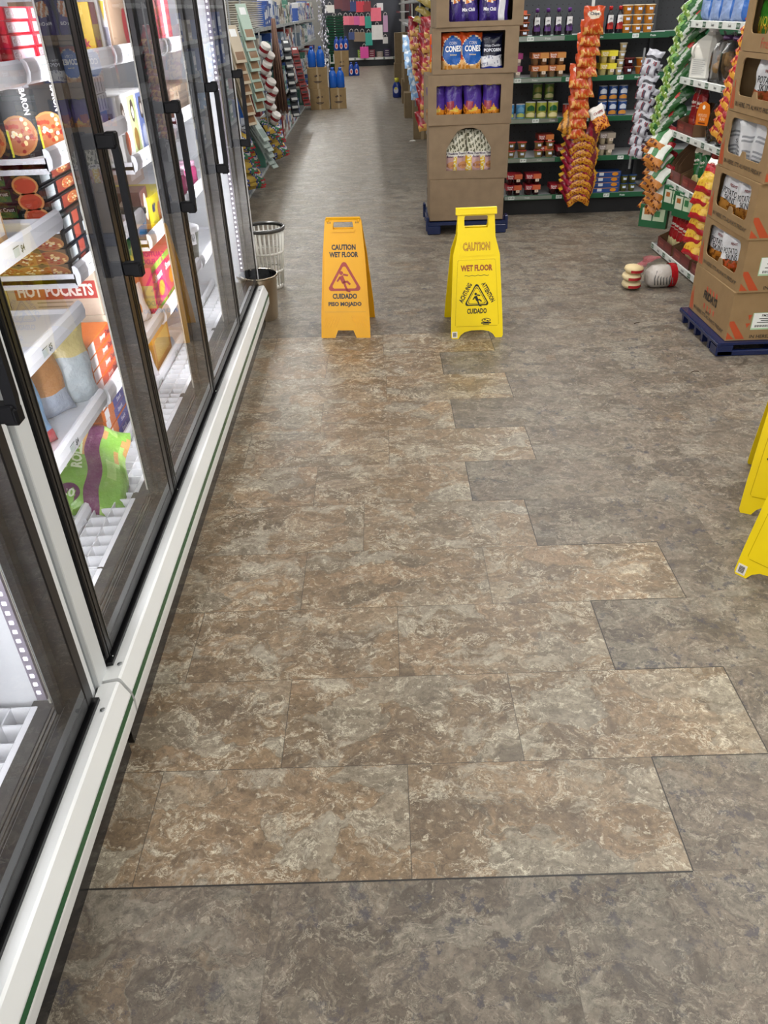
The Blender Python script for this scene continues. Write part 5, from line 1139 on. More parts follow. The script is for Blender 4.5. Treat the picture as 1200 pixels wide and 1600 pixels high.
seq(lambda: fbox(.12, .16, .095, '#c98a5c', lambda b, F: pizza(b, F, 0, 0, .04, .035), right=lambda b, Rr: pizza(b, Rr, 0, 0, .06, .04)), 'frozen_snack_box', 'box', 'orange brown frozen snack boxes', [('orange brown snack box on the third shelf by the second mullion, %s from the bottom' % ORD[k], (-.95, 2.78, sz('B', 2) + k * .096), 0) for k in range(3)])
put(fbox(.24, .30, .13, '#cdbb24', lambda b, F: (b.text('Butter', -.04, .02, .028, '#2a2f5c', .001, .04, M=F), b.disc(.05, -.02, .03, .035, '#a8683a', .0006, M=F)), right=lambda b, Rr: (b.text('er', -.11, .02, .032, '#2a2f5c', .001, .04, M=Rr), b.disc(-.03, -.01, .03, .04, '#a8683a', .0008, M=Rr), b.disc(.05, .01, .034, .034, '#8c3a34', .0008, M=Rr))), 'frozen_treat_box', 'bright yellow frozen treat box with brown ovals on the third shelf', 'box', (-1.0, 3.40, sz('C', 2)), 0)
put(MB().lathe([(.05, 0), (.058, .10), (.061, .104)], '#4f94cc', 'gloss', 20).lathe([(.063, .10), (.063, .116), (.055, .12), (0, .12)], '#3c4a4c', 'gloss', 20), 'ice_cream_tub', 'blue ice cream tub with a dark lid on the third shelf', 'tub', (-.93, 3.12, sz('C', 2)))
put(fbox(.12, .14, .17, '#5c3430', lambda b, F: b.disc(0, .02, .03, .04, '#c9b8a8', .0006, M=F), right=lambda b, Rr: b.disc(0, .02, .03, .05, '#c9b8a8', .0006, M=Rr)), 'ice_cream_box', 'dark chocolate brown ice cream box beside the blue tub', 'box', (-.95, 3.21, sz('C', 2)), 4)
put(fbox(.18, .26, .10, '#5f9a4a', lambda b, F: b.disc(0, 0, .03, .03, '#d2cf5a', .0006, M=F), right=lambda b, Rr: b.disc(-.04, 0, .04, .03, '#d2cf5a', .0006, M=Rr)), 'frozen_vegetable_box', 'leaf green frozen vegetable box below the yellow price rail', 'box', (-.98, 2.92, sz('B', 3) + .20), 0)
def mk():
    def rt(b, Rr): b.rect(-.085, .075, .085, .098, '#86b84a', .0005, M=Rr); b.rect(-.085, -.098, .085, -.06, '#86b84a', .0005, M=Rr); b.text('Smart', 0, .045, .03, '#f4e0ea', .001, .05, .12, M=Rr); b.disc(.02, -.01, .045, .03, '#e08a2a', .0006, M=Rr)
    return fbox(.16, .18, .20, '#d62a62', lambda b, F: b.rect(-.075, -.06, .075, .03, '#b8a86a', .0005, M=F), right=rt)
seq(mk, 'frozen_meal_box', 'box', 'pink frozen meal boxes', [('hot pink and green frozen meal box on the fourth shelf, %s from the near mullion' % ORD[k], (-.955, 3.15 + k * .185, sz('C', 3)), 0) for k in range(3)])
for k, (y, nm) in enumerate(((2.74, 'white frozen bag with a red corner beside the pink boxes'), (2.93, 'white frozen bag with small red print next to the second mullion'))):
    chip_bag('frozen_food_bag', nm, 'bag', .17, .21, .07, lambda u, v, s_: '#c8402c' if v > .72 and u > .3 else ('#d9805a' if .2 < v < .4 and .3 < u < .6 else '#ece6e6'), (-.93, y, sz('B', 3)), 70, -8, 0, [], seed=230 + k)
chip_bag('frozen_food_bag', 'white bag with red lettering on the freezer floor of the third bay', 'bag', .24, .27, .09, lambda u, v, s_: '#e8e4e8' if chipn(u, v, 6) < .6 else '#c85a5c', (-1.03, 3.12, sz('C', 4)), 60, -14, 0, [('VEGGIE', 0, .02, .03, '#c03a4a', .15, .03), ('BLEND', 0, -.03, .03, '#c03a4a', .12, .03)], seed=240)
put(fbox(.16, .30, .17, '#c98a30', right=lambda b, Rr: b.rect(-.12, -.05, .12, .05, '#d9b25a', .0005, M=Rr)), 'frozen_food_box', 'orange gold frozen box behind the white lettered bag', 'box', (-1.08, 3.45, sz('C', 4)), 0)
# last bay
put(fbox(.18, .26, .26, '#dc6470', right=lambda b, Rr: (b.rect(-.02, -.12, .05, .12, '#f0c8cc', .0005, M=Rr), b.rect(-.11, -.12, -.08, .12, '#c83a48', .0005, M=Rr))), 'frozen_food_box', 'coral pink box on the top shelf of the last bay', 'box', (-.97, 4.02, sz('D', 0)), 0)
seq(lambda: MB().lathe([(.045, 0), (.055, .006), (.055, .085), (.045, .10)], '#a83a6a', 'gloss', 20).lathe([(.05, .098), (.05, .118), (0, .12)], '#c9a0b4', 'gloss', 20), 'sherbet_tub', 'tub', 'magenta sherbet tubs', [('magenta sherbet tub on the third shelf of the last bay, %s' % ORD[k], (-.93, 3.93 + .13 * k, sz('D', 2) + .0), 0) for k in range(3)])
t = thing('ice_cream_tub', 'large clear tub with a white lid and a barcode sticker in the last bay', 'tub', (-.95, 3.95, sz('D', 3)))
MB().lathe([(.07, 0), (.088, .15)], '#6a6e64', 'gloss', 24).build('tub_body', t); b = MB(); b.lathe([(.092, .148), (.092, .166), (.08, .172), (0, .172)], '#e2e2e2', 'gloss', 24); b.build('lid', t)
b = MB(); b.rect(-.03, -.03, .03, .03, '#eeeeee', 0, M=frame((.06, -.07, .125), (.76, .65, 0), (0, 0, 1))); [b.rect(-.022 + i * .006, -.015, -.019 + i * .006, .02, '#333333', .001, M=frame((.06, -.07, .125), (.76, .65, 0), (0, 0, 1))) for i in range(8)]; b.build('barcode_sticker', t)
seq(lambda: fbox(.16, .20, .12, '#a8927a', right=lambda b, Rr: [b.rect(-.09, -.05 + i * .025, .09, -.04 + i * .025, '#8a745c', .0005, M=Rr) for i in range(4)]), 'frozen_food_box', 'box', 'tan boxes in the last bay', [('tan ribbed frozen box on the second shelf of the last bay, %s' % ORD[k], (-.97, 4.0 + .22 * k, sz('D', 1)), 0) for k in range(3)])
chip_bag('frozen_food_bag', 'pale silver frozen bag on the floor of the last bay', 'bag', .24, .22, .08, lambda u, v, s_: '#c8ccd4' if u > .4 else '#8a9ab4', (-1.03, 4.0, sz('D', 4)), 60, -14, 0, [], seed=250)
seq(lambda: fbox(.22, .30, .12, '#b8a090', right=lambda b, Rr: b.rect(-.1, -.03, .1, .03, '#d8c8c0', .0005, M=Rr)), 'frozen_food_case', 'carton', 'cartons stored deep in the freezer', [('pale carton stored deep on the %s shelf of the %s bay' % (SHN[k], BAYN[q]), (-1.32, {'A': 1.75, 'C': 3.6, 'D': 4.3}[q], sz(q, k)), 0) for q, k in (('C', 2), ('C', 4), ('D', 2), ('D', 4))])
# near freezer
put(fbox(.24, .30, .14, '#d8a8b8', right=lambda b, Rr: b.rect(-.12, -.04, .12, .04, '#ecd8e0', .0005, M=Rr)), 'frozen_food_box', 'pale pink box on the shelf of the nearest freezer', 'box', (-1.05, 1.12, .70 - .034))
# ------------------------------------------------------------------ waste bin and laundry baskets at the end of the freezers
t = thing('waste_bin', 'steel waste bin with a black liner standing against the end of the freezer', 'bin', (-.715, 4.70, 0))
b = MB(); b.lathe([(.098, .0), (.102, .01), (.118, .262)], '#b9ab95', 'metal', 36, cap=False); b.lathe([(0, .004), (.098, .004)], '#4a463e', 'metal', 24, cap=False); b.build('bin_body', t)
b = MB(); b.lathe([(.117, .258), (.124, .258), (.127, .266), (.122, .272), (.116, .268)], '#a79d8c', 'steel', 36, cap=False); b.build('rim', t)
b = MB(); b.lathe([(.117, .27), (.112, .255), (.10, .03), (0, .03)], '#0c0c0e', 'film', 32, cap=False); b.build('liner', t)
def basket(b, c, r0=.105, r1=.145, h=.30, n=26, base=True):
    for i in range(n):
        a = 2 * PI * i / n; w_ = .007
        b.tube([(r0 * math.cos(a), r0 * math.sin(a), .02), ((r0 + r1) / 2 * math.cos(a), (r0 + r1) / 2 * math.sin(a), h / 2), (r1 * math.cos(a), r1 * math.sin(a), h - .02)], .0062, c, 'gloss', 4)
    for f in (.3, .6): r = r0 + (r1 - r0) * f; b.lathe([(r - .001, h * f - .008), (r + .004, h * f - .008), (r + .004, h * f + .008), (r - .001, h * f + .008)], c, 'gloss', 36, cap=False)
    b.lathe([(0, 0), (r0, 0), (r0 + .004, .03), (r0, .03), (r0 - .004, .006), (0, .006)], c, 'gloss', 36, cap=False)
t = thing('laundry_basket', 'light grey slotted plastic basket behind the waste bin', 'basket', (-.735, 5.34, .0))
b = MB(); basket(b, '#dddbd4', .10, .132, .40); b.build('slotted_body', t)
b = MB(); b.lathe([(.130, .380), (.144, .380), (.146, .400), (.136, .404), (.128, .396)], '#4c4b4a', 'gloss', 40, cap=False); b.build('rim', t)
for k in range(3):
    t = thing('laundry_basket', ('white basket leaning low beside the freezer end, below the others', 'grey lidded basket between two white ones by the freezer end', 'white and black basket highest in the leaning stack')[k], 'basket', (-.885 + .004 * k, 4.99 + .03 * k, .0 + .13 * k), 0, 'small baskets stacked by the freezer end')
    b = MB(); basket(b, ('#c6c4c0', '#6e7074', '#d0cecb')[k], .085, .10, .12, 18); b.build('slotted_body', t); b = MB(); b.lathe([(.098, .105), (.108, .105), (.108, .128), (.098, .128)], '#2a2a2c', 'gloss', 30, cap=False); b.build('rim', t)

# ------------------------------------------------------------------ left aisle shelving beyond the freezers
LX = -1.25
ZL = [.03, .58, 1.04, 1.44]
for n_, (ya, yb, nm) in enumerate(((5.35, 8.9, 'left aisle shelving of household goods just beyond the freezers'), (8.93, 12.45, 'left aisle shelving holding the stack of white plates'), (12.48, 16.0, 'left aisle shelving behind the brown bleach cartons'), (16.05, 22.5, 'left aisle shelving far down the store'))):
    gondola('store_shelving', nm, (LX, ya, 0), 90, yb - ya, .46, ZL, '#a9aeac', '#5a5854', 2.05, stickers=8, kickcol='#5c5a55')
def lp(y, k, dx=.09): return (LX - dx, y, ZL[k] - .012)
# stack of plates
seq(lambda: MB().lathe([(0, 0), (.12, 0), (.20, .014), (.205, .018), (.12, .005), (0, .005)], '#d2cdc2', 'gloss', 28, cap=False), 'plate', 'plate', 'white plates in four stacks', [('large white plate, %s stack on the left aisle shelf, %s from the bottom' % (('nearest', 'second', 'third', 'farthest')[c], ORD[k]), (LX - .20 + .006 * math.sin(k * 2 + c), 9.75 + c * .48, ZL[3] - .012 + k * .0205), 0) for c in range(4) for k in range(13)])
# packets hung in steps, seen edge-on: pale greeting cards / drawer liners
def card(c, c2, w_=.15, h_=.30): b = MB(); b.box(-w_ / 2, -.006, -h_, w_ / 2, .006, 0, c, 'print', .001); F = frame((0, -.006, -h_ / 2), (1, 0, 0), (0, 0, 1)); b.rect(-w_ * .4, -h_ * .42, w_ * .4, -h_ * .2, c2, .0005, M=F); b.rect(-w_ * .3, h_ * .2, w_ * .3, h_ * .4, '#e6e8e8', .0005, M=F); return b
def steps(name, cat, group, lab, mk_, n, p0, p1, rz, tilt):
    pr = None
    for k in range(n):
        f = k / max(1, n - 1); loc = tuple(p0[i] + (p1[i] - p0[i]) * f for i in range(3)); rot = (Matrix.Rotation(R(rz), 3, 'Z') @ Matrix.Rotation(R(tilt + 3 * math.sin(k * 2)), 3, 'X')).to_euler()
        if pr is None: pr = mk_().build(name); tag(pr, lab % ORD[k], cat, group); pr.location = loc; pr.rotation_euler = rot
        else: clone(pr, lab % ORD[k], loc, rot=rot)
steps('packaged_hanger', 'packet', 'pale mint packets', 'pale mint packet of the hanging strip beside the last freezer door, %s from the top', lambda: card('#a9beb0', '#8a6a4c'), 8, (-1.16, 8.6, 1.66), (-1.14, 8.72, 1.05), 60, -16)
steps('packaged_hanger', 'packet', 'cream packets', 'cream packet hanging behind the mint ones, %s from the top', lambda: card('#b8aa94', '#7c5a3c'), 7, (-1.20, 8.1, 1.50), (-1.19, 8.2, .98), 60, -16)
steps('wire_hook_packet', 'packet', 'silver slatted packets', 'silver slatted packet on the low rack beyond the freezer, %s from the top', lambda: card('#8f9a94', '#60706a', .10, .40), 6, (-1.20, 8.3, .88), (-1.17, 8.5, .60), 66, -34)
# hanging packs of paper cups
seq(lambda: MB().lathe([(.045, 0), (.052, .02), (.056, .12), (.05, .125)], '#c8c2bc', 'film', 16).lathe([(.0525, .04), (.0555, .09)], '#8c2026', 'film', 16, cap=False), 'paper_cup_pack', 'cup pack', 'red and white cup packs', [('red and white cup pack hanging in the left aisle, %s from the top' % ORD[k], (-1.14 + .03 * math.sin(k * 1.7), 9.75 + .04 * (k % 2) + .02 * k, 1.20 - k * .085), 0) for k in range(9)])
for o in [q for q in bpy.data.objects if q.name.startswith('paper_cup_pack')]: o.rotation_euler = (R(25), R(30), R(10))
# blue bags and packs
def bb(u, v, s_): return '#2a56a0' if v > .3 else '#c8ccd8'
seq_b = [(8.9, 2, .30, .34), (9.45, 2, .26, .34), (9.2, 1, .30, .32), (8.55, 1, .30, .30), (9.1, 0, .30, .34)]
for k, (y, sh, w_, h_) in enumerate(seq_b): chip_bag('blue_plastic_pack', 'deep blue plastic pack on the left aisle shelves, %s' % ('highest and nearest', 'highest, beside the cup packs', 'middle shelf, farther', 'middle shelf, nearest the freezer', 'on the bottom shelf')[k], 'pack', w_, h_, .14, bb, lp(y, sh, .12), 70, 0, 0, [], seed=300 + k, nx=8, ny=10)
# brown hanging bundles (cinnamon brooms) down the shelf edge
b = MB(); rr = random.Random(9)
for i in range(80): x, y = rr.uniform(-.055, .055), rr.uniform(-.05, .05); b.tube([(x * .4, y * .4, 0), (x, y, -.5), (x * 1.6, y * 1.6, -1.05 + rr.uniform(-.03, .03))], .004, rr.choice(['#6b4b40', '#7c5a4a', '#5a3d36', '#8a6a54']), 'matte', 4)
put(b, 'hanging_twig_bundle', 'long brown twig bundle hanging down the edge of the left aisle shelves', 'bundle', (-1.17, 11.6, 1.52))
# household bottles and packs on the further shelves: simple small things
def bottle(c, lab_c, cap_c, r=.045, h=.24):
    b = MB(); b.lathe([(r * .9, 0), (r, .01), (r, h * .62), (r * .8, h * .75), (r * .4, h * .86), (r * .38, h * .9)], c, 'gloss', 14); b.lathe([(r * .45, h * .89), (r * .45, h), (0, h)], cap_c, 'gloss', 12); b.lathe([(r * 1.01, h * .18), (r * 1.01, h * .52)], lab_c, 'gloss', 14, cap=False); return b
def bx(c1, c2, w_=.16, d_=.18, h_=.24):
    return fbox(w_, d_, h_, c1, lambda b, F: (b.rect(-w_ * .42, -h_ * .1, w_ * .42, h_ * .3, c2, .0005, M=F), b.rect(-w_ * .3, -h_ * .35, w_ * .2, -h_ * .25, '#e0e0e0', .0005, M=F)))
pal = [('#2c4a8c', '#c9d0dc'), ('#cfd2d6', '#4a6cae'), ('#c8c6c2', '#5c7ab4'), ('#7c8c9a', '#dcdcdc'), ('#3a5a9c', '#e0e2e8'), ('#b9b2a4', '#5a4a3c'), ('#8a3a34', '#e0d8d0'), ('#4a7a6a', '#d8e0d8')]
words_c = ['navy and white', 'pale grey and blue', 'off-white and blue', 'slate and white', 'royal blue and white', 'beige and brown', 'brick red and cream', 'sea green and white']
cnt = 0; rr = random.Random(12)
shw = ['bottom', 'lower middle', 'upper middle', 'top']
for s_i, (ya, yb, secn) in enumerate(((9.95, 12.4, 'beside the plates'), (12.55, 16.0, 'behind the cartons'), (17.2, 22.4, 'far down the left'))):
    for k in range(4):
        y = ya + (.15 if (s_i == 0 and k != 3) else .1); idx = 0
        if s_i == 0 and k == 3: y = 11.6
        while y < yb - .1:
            ci = rr.randrange(8); w_ = rr.uniform(.15, .26); h_ = rr.uniform(.2, .33)
            put(bx(*pal[ci], w_, .2, h_), 'household_box', '%s box, %s shelf %s, %s from near end' % (words_c[ci], shw[k], secn, ORD[idx]), 'box', lp(y + w_ / 2, k, .12), 90, 'boxed household goods')
            y += w_ + rr.uniform(.01, .06); idx += 1
def party(u, v, s_):
    q = chipn(u, v, 5); return '#a82a34' if q > .45 else ('#3f7a5a' if q > .15 else ('#c9c4c8' if q > -.15 else ('#3c4a8c' if q > -.5 else '#c8a84a')))
strip_of('party_favor_pack', 'bright multicoloured pack low beside the last freezer door, %s from the top', 'pack', 'multicoloured packs low in the left aisle', 10, (-1.22, 8.1, .50), (-1.18, 8.5, .06), party, .26, .20, .07, 50, -35, 6, 320, .05)
strip_of('party_favor_pack', 'glossy multicoloured pack under the cup packs, %s from the top', 'pack', 'multicoloured packs under the cup packs', 10, (-1.12, 9.9, .42), (-1.10, 10.5, .05), party, .24, .20, .07, 40, -35, -8, 321, .06)
# wooden-rack of yellow packs, dark clip strips with red tools
steps('hanging_tool_packet', 'packet', 'red and black tool packets', 'red and black packet strung up before the smile cartons, %s from the top', lambda: card('#7c2420', '#1c1a1a', .13, .13), 9, (-1.13, 14.0, 1.12), (-1.02, 14.1, .42), 40, -20)
steps('hanging_tool_packet', 'packet', 'dark tool packets', 'black and white packet strung up in the left aisle, %s from the top', lambda: card('#23262c', '#b8b8b4', .13, .15), 9, (-1.16, 12.9, 1.25), (-1.12, 13.0, .40), 40, -20)
# foil sequinned garland near the back
b = MB(); rr = random.Random(4)
for i in range(260): x, y, z = rr.uniform(-.09, .09), rr.uniform(-.09, .09), rr.uniform(-1.15, .25); r = rr.uniform(.02, .04); a = rr.uniform(0, 6); b.raw([(x, y, z), (x + r * math.cos(a), y + r * math.sin(a), z - .02), (x + r * math.cos(a) * .5, y + r * math.sin(a) * .5 - .02, z - .05)], [(0, 1, 2)], rr.choice(['#9a98a4', '#c4c2cc', '#6a6874', '#dedce4']), 'film')
tag(put(b, 'silver_tinsel_garland', 'silver tinsel garland hanging at the far end of the left aisle', 'garland', (-.86, 18.4, 1.7)), kind='stuff')
# cartons and blue jugs in the aisle
def smile(b, w_, d_, h_):
    F = FR(w_, d_, h_); b.pol([(-.06, .04), (-.01, .06), (.0, .03), (-.05, .015)], '#3a2a20', .0006, M=F); b.pol([(.03, .05), (.055, .06), (.06, .03), (.04, .03)], '#3a2a20', .0006, M=F)
    for i in range(8): a0, a1 = PI + .35 + i * .3, PI + .35 + (i + 1) * .3; b.pol([(.085 * math.cos(a0), -.03 + .05 * math.sin(a0)), (.085 * math.cos(a1), -.03 + .05 * math.sin(a1)), (.07 * math.cos(a1), -.03 + .035 * math.sin(a1)), (.07 * math.cos(a0), -.03 + .035 * math.sin(a0))], '#3a2a20', .0006, M=F)
    b.rect(-.05, -.06, .05, -.045, '#3a2a20', .0006, M=F)
def aisle_carton(w_, d_, h_, lab, loc, rz=0, art=True, c='#86704f'):
    b = MB(); b.box(-w_ / 2, -d_ / 2, 0, w_ / 2, d_ / 2, h_, c, 'card', .003); b.rect(-.02, -h_ / 2, .02, h_ / 2, '#9a8666', .0004, M=FR(w_, d_, h_))
    if art: smile(b, w_, d_, h_)
    return put(b, 'cardboard_carton', lab, 'carton', loc, rz)
aisle_carton(.36, .38, .345, 'lower left brown carton with a smile mark in the aisle', (-.93, 16.70, 0), 2)
aisle_carton(.30, .38, .345, 'lower right brown carton with a smile mark in the aisle', (-.59, 16.78, 0), 5)
aisle_carton(.37, .36, .35, 'brown carton with a smile mark stacked on the lower left one', (-.95, 16.74, .346), 3)
def jug(parent, c='#1b57b0', cap='#1b4fa8', label=False):
    b = MB(); q = [(.055, 0), (.066, .012), (.066, .16), (.060, .19), (.062, .22), (.040, .275), (.026, .295)]; vs = []
    n = 16
    for r, z in q:
        for i in range(n): a = 2 * PI * i / n; vs.append((r * 1.15 * math.cos(a), r * .8 * math.sin(a), z))
    b.raw(vs, [(j * n + i, j * n + (i + 1) % n, (j + 1) * n + (i + 1) % n, (j + 1) * n + i) for j in range(len(q) - 1) for i in range(n)] + [tuple(range(n - 1, -1, -1))], c, 'gloss', True)
    if label: b.disc(0, .11, .04, .07, '#c8b8c0', .056, M=frame((0, 0, 0), (1, 0, 0), (0, 0, 1))); b.disc(0, .11, .026, .04, '#b0403a', .0575, M=frame((0, 0, 0), (1, 0, 0), (0, 0, 1)))
    b.build('jug_body', parent); b = MB(); b.lathe([(.030, .29), (.030, .335), (0, .337)], cap, 'gloss', 14); b.build('cap', parent)
jug_p = thing('bleach_jug', 'royal blue jug on top of the smile cartons, left of two', 'jug', (-1.03, 16.66, .697), 0, 'blue jugs'); jug(jug_p)
clone(jug_p, 'royal blue jug on top of the smile cartons, right of two', (-.87, 16.64, .697)); clone(jug_p, 'royal blue jug standing on the lower right carton, left of two', (-.665, 16.70, .346)); clone(jug_p, 'royal blue jug standing on the lower right carton, right of two', (-.52, 16.70, .346))
aisle_carton(.40, .36, .62, 'tall brown carton at the end of the aisle beside two detergent jugs', (-.72, 25.3, 0), 0, True)
jd = thing('detergent_jug', 'blue detergent jug with a pink oval label on the floor, left of two', 'jug', (-.46, 25.1, 0), 0, 'blue detergent jugs by the far carton'); jug(jd, '#173f94', '#17398a', True)
clone(jd, 'blue detergent jug with a pink oval label on the floor, right of two', (-.31, 25.1, 0))
for k in range(3): clone(jd, 'blue detergent jug on top of the far carton, %s from the left' % ORD[k], (-.84 + k * .13, 25.25, .621))
# stack of green hand baskets
seq(lambda: MB().box(-.24, -.16, 0, .24, .16, .02, '#0c3d28', 'gloss', .004).box(-.26, -.18, .05, .26, .18, .062, '#0f5234', 'gloss', .003).box(-.25, -.17, .02, .25, .17, .05, '#072a1b', 'gloss').box(-.02, -.183, .052, .02, -.18, .06, '#c8d0c8', 'gloss'), 'hand_basket', 'basket', 'green hand baskets', [('dark green hand basket in the tall stack, %s from the bottom' % ORD[k], (-.90, 26.6, .18 + k * .063), 0) for k in range(20)])
b = MB(); b.box(-.26, -.18, 0, .26, .18, .04, '#1a1c1e', 'gloss'); b.box(-.24, -.16, .04, .24, .16, .18, '#101214', 'gloss'); put(b, 'basket_stand', 'low black stand under the green hand baskets', 'stand', (-.90, 26.6, 0))
b = MB(); b.prism([(-.07, -.12), (.07, -.12), (.07, .12), (.04, .12), (.04, -.08), (-.04, -.08), (-.04, .12), (-.07, .12)], 0, .01, '#b8b8b4', 'gloss', frame((0, 0, 0), (1, 0, 0), (0, 0, 1))); put(b, 'basket_sign_holder', 'small white U-shaped holder in front of the green baskets', 'holder', (-1.03, 26.2, .38))
# ------------------------------------------------------------------ far wall of gift bags
gondola('store_shelving', 'far wall shelving with gift bags and a white price rail', (-1.4, 29.3, 0), 0, 2.55, .35, [.25], '#d8d8d4', '#3a3c44', 3.2, stickers=8, kickcol='#101418', railh=.06)
gondola('store_shelving', 'dark red side shelving at the end of the aisle', (.98, 29.2, 0), -90, 3.0, .3, [.2, .9, 1.5], '#5c1c20', '#4a1a1e', 2.6, stickers=4, kickcol='#3a1216')
def gift(c, w_=.22, h_=.30):
    t = thing('gift_bag', '', 'gift bag'); b = MB(); d_ = .07
    b.raw([(-w_ / 2, -d_ / 2, -h_), (w_ / 2, -d_ / 2, -h_), (w_ / 2, d_ / 2, -h_), (-w_ / 2, d_ / 2, -h_), (-w_ / 2, -d_ / 6, 0), (w_ / 2, -d_ / 6, 0), (w_ / 2, d_ / 6, 0), (-w_ / 2, d_ / 6, 0)], [(0, 1, 5, 4), (1, 2, 6, 5), (2, 3, 7, 6), (3, 0, 4, 7), (3, 2, 1, 0)], c, 'print'); b.build('bag_body', t)
    b = MB(); b.tube([(-.05, -.012, -.02), (-.045, -.012, .05), (0, -.012, .085), (.045, -.012, .05), (.05, -.012, -.02)], .007, '#d8d0cc', 'fabric', 6); b.build('handle', t); return t
G = [  # px centre x, top y, bottom y, width px, colour, words
    (515, 8, 20, 14, '#c9c6c0', 'off-white'), (528, -6, 14, 13, '#5c1a26', 'maroon'), (539, -6, 17, 14, '#54182a', 'plum'), (550, 2, 18, 12, '#1f2f66', 'navy blue'), (562, 2, 19, 13, '#c02438', 'bright red'), (573, 2, 18, 12, '#861a26', 'dark red'),
    (587, 12, 33, 16, '#e2667a', 'large salmon pink'), (540, 25, 39, 10, '#d8687c', 'small pink'), (548, 25, 39, 9, '#cf5a70', 'rose'), (557, 25, 39, 9, '#c0508a', 'orchid'), (565, 25, 40, 9, '#dc6478', 'pink'), (575, 25, 44, 10, '#1c8a78', 'upper teal'),
    (589, 39, 62, 17, '#d4d0cc', 'large white'), (549, 50, 62, 9, '#24386e', 'small navy'), (557, 50, 65, 9, '#7c6650', 'kraft brown'), (566, 50, 65, 9, '#75604a', 'second kraft brown'), (576, 51, 71, 11, '#1f9080', 'lower teal'), (569, 73, 91, 13, '#c83a8c', 'magenta'),
    (602, 24, 50, 7, '#b48aa8', 'narrow lilac'), (602, 58, 68, 8, '#b8b4b0', 'small silver'), (522, 25, 33, 10, '#6a1c34', 'small burgundy'), (531, 25, 33, 9, '#5c1a2c', 'dark burgundy')]
def pix(px, py, Y):   # helper: where a point of the far wall sits
    q = _r * ((px - 608.49) / 1205.39) + _u * (-(py - 798.64) / 1205.39) + _f; s_ = Y / q.y; return q.x * s_, 1.5917 + q.z * s_
for px, ya, yb, wp, c, wd in G:
    Y = 29.12; x, zt_ = pix(px, ya, Y); _, zb_ = pix(px, yb, Y); w_ = wp * Y / 1205.39 / 1.17
    o = gift(c, w_, max(.12, zt_ - zb_)); o.location = (x, Y + .03, zt_); o['label'] = '%s paper gift bag hanging on the far wall' % wd; o['group'] = 'gift bags on the far wall'
for k, (x, c, nm) in enumerate(((.16, '#7c1f3a', 'burgundy gift box with white bows on the far wall shelf'), (.42, '#8a7a6c', 'pile of folded tissue packs on the far wall shelf'), (.66, '#3a2a4c', 'dark violet bag at the right end of the far wall shelf'), (-.2, '#8aa83c', 'lime green gift box on the far wall shelf'))):
    b = fbox(.20, .16, .22 if k != 1 else .16, c, lambda b, F: [b.rect(-.06, -.06 + i * .06, .06, -.045 + i * .06, '#d8ccc8', .0006, M=F) for i in range(3)]); put(b, 'gift_box', nm, 'gift box', (x, 29.42, .24))
b = MB(); b.rect(-.1, -.1, .1, .1, '#e0dede', .004); o = put(b, 'wall_notice', 'small square white notice on the dark far wall', 'notice'); o.matrix_world = frame((.47, 29.25, 1.62), (1, 0, 0), (0, 0, 1))
# ------------------------------------------------------------------ right-hand side of the long aisle
gondola('store_shelving', 'right aisle shelving running away behind the snack carton tower', (.80, 20.0, 0), -90, 11.6, .42, [.12, .55, .95, 1.32, 1.7], '#9a9e9c', '#4c4a48', 2.1, stickers=10, kickcol='#4c4a46')
gondola('store_shelving', 'right aisle shelving farthest down the store', (.95, 26.0, 0), -90, 5.7, .42, [.12, .55, .95, 1.32, 1.7], '#8c8f8d', '#3f3e3d', 2.1, stickers=8, kickcol='#3c3a38')
for k, (w_, d_, h_, x, y, z, rz, nm) in enumerate(((.26, .30, .80, .76, 12.3, 0, -4, 'tall brown carton standing in the aisle behind the red chip strips'), (.30, .32, .38, .755, 14.9, 0, 0, 'brown carton on the floor under the hanging blue packs'), (.28, .34, .42, .80, 17.3, 0, 0, 'brown carton behind the blue bottle with a yellow cap'),
    (.34, .36, .60, .74, 19.0, 0, 0, 'tall brown carton stacked at the far right of the aisle, lower'), (.32, .34, .55, .75, 19.0, .60, 0, 'tall brown carton stacked at the far right of the aisle, upper'), (.26, .30, .32, .80, 16.4, .42, 0, 'small brown carton resting on another beside the blue and white boxes'))):
    aisle_carton(w_, d_, h_, nm, (x, y, z), rz, False, '#7c6a50')
t = thing('detergent_bottle', 'dark blue detergent bottle with a yellow cap on the aisle floor', 'bottle', (.60, 18.4, 0), -20)
b = MB(); q = [(.075, 0), (.085, .015), (.085, .20), (.06, .27), (.04, .29)]; n = 16; vs = [(r * 1.1 * math.cos(2 * PI * i / n), r * .7 * math.sin(2 * PI * i / n), z) for r, z in q for i in range(n)]
b.raw(vs, [(j * n + i, j * n + (i + 1) % n, (j + 1) * n + (i + 1) % n, (j + 1) * n + i) for j in range(4) for i in range(n)], '#1c2f74', 'gloss', True); b.disc(0, .14, .05, .06, '#b8b8c8', .061, M=frame((0, 0, 0), (1, 0, 0), (0, 0, 1))); b.disc(0, .17, .03, .02, '#c8c04a', .062, M=frame((0, 0, 0), (1, 0, 0), (0, 0, 1))); b.build('bottle_body', t)
b = MB(); b.lathe([(.042, .285), (.045, .36), (0, .365)], '#c9c43a', 'gloss', 16); b.build('cap', t)
def dk(u, v, s_): return '#8c7a3c' if v < .3 else ('#20242a' if math.sin(u * 9) > -.4 else '#c8c4b4')
strip_of('dark_chip_bag', 'black and gold chip bag left of the carton tower, %s from the top', 'bag', 'black and gold chip bags', 5, (.57, 8.9, 1.60), (.53, 8.95, 1.28), dk, .18, .20, .05, 20, -30, 34, 400)
def rg(u, v, s_): return '#b88a4c' if v < .30 and chipn(u, v, 12) > -.3 else ('#74101a' if chipn(u, v, 5) > -.6 else '#8f1c28')
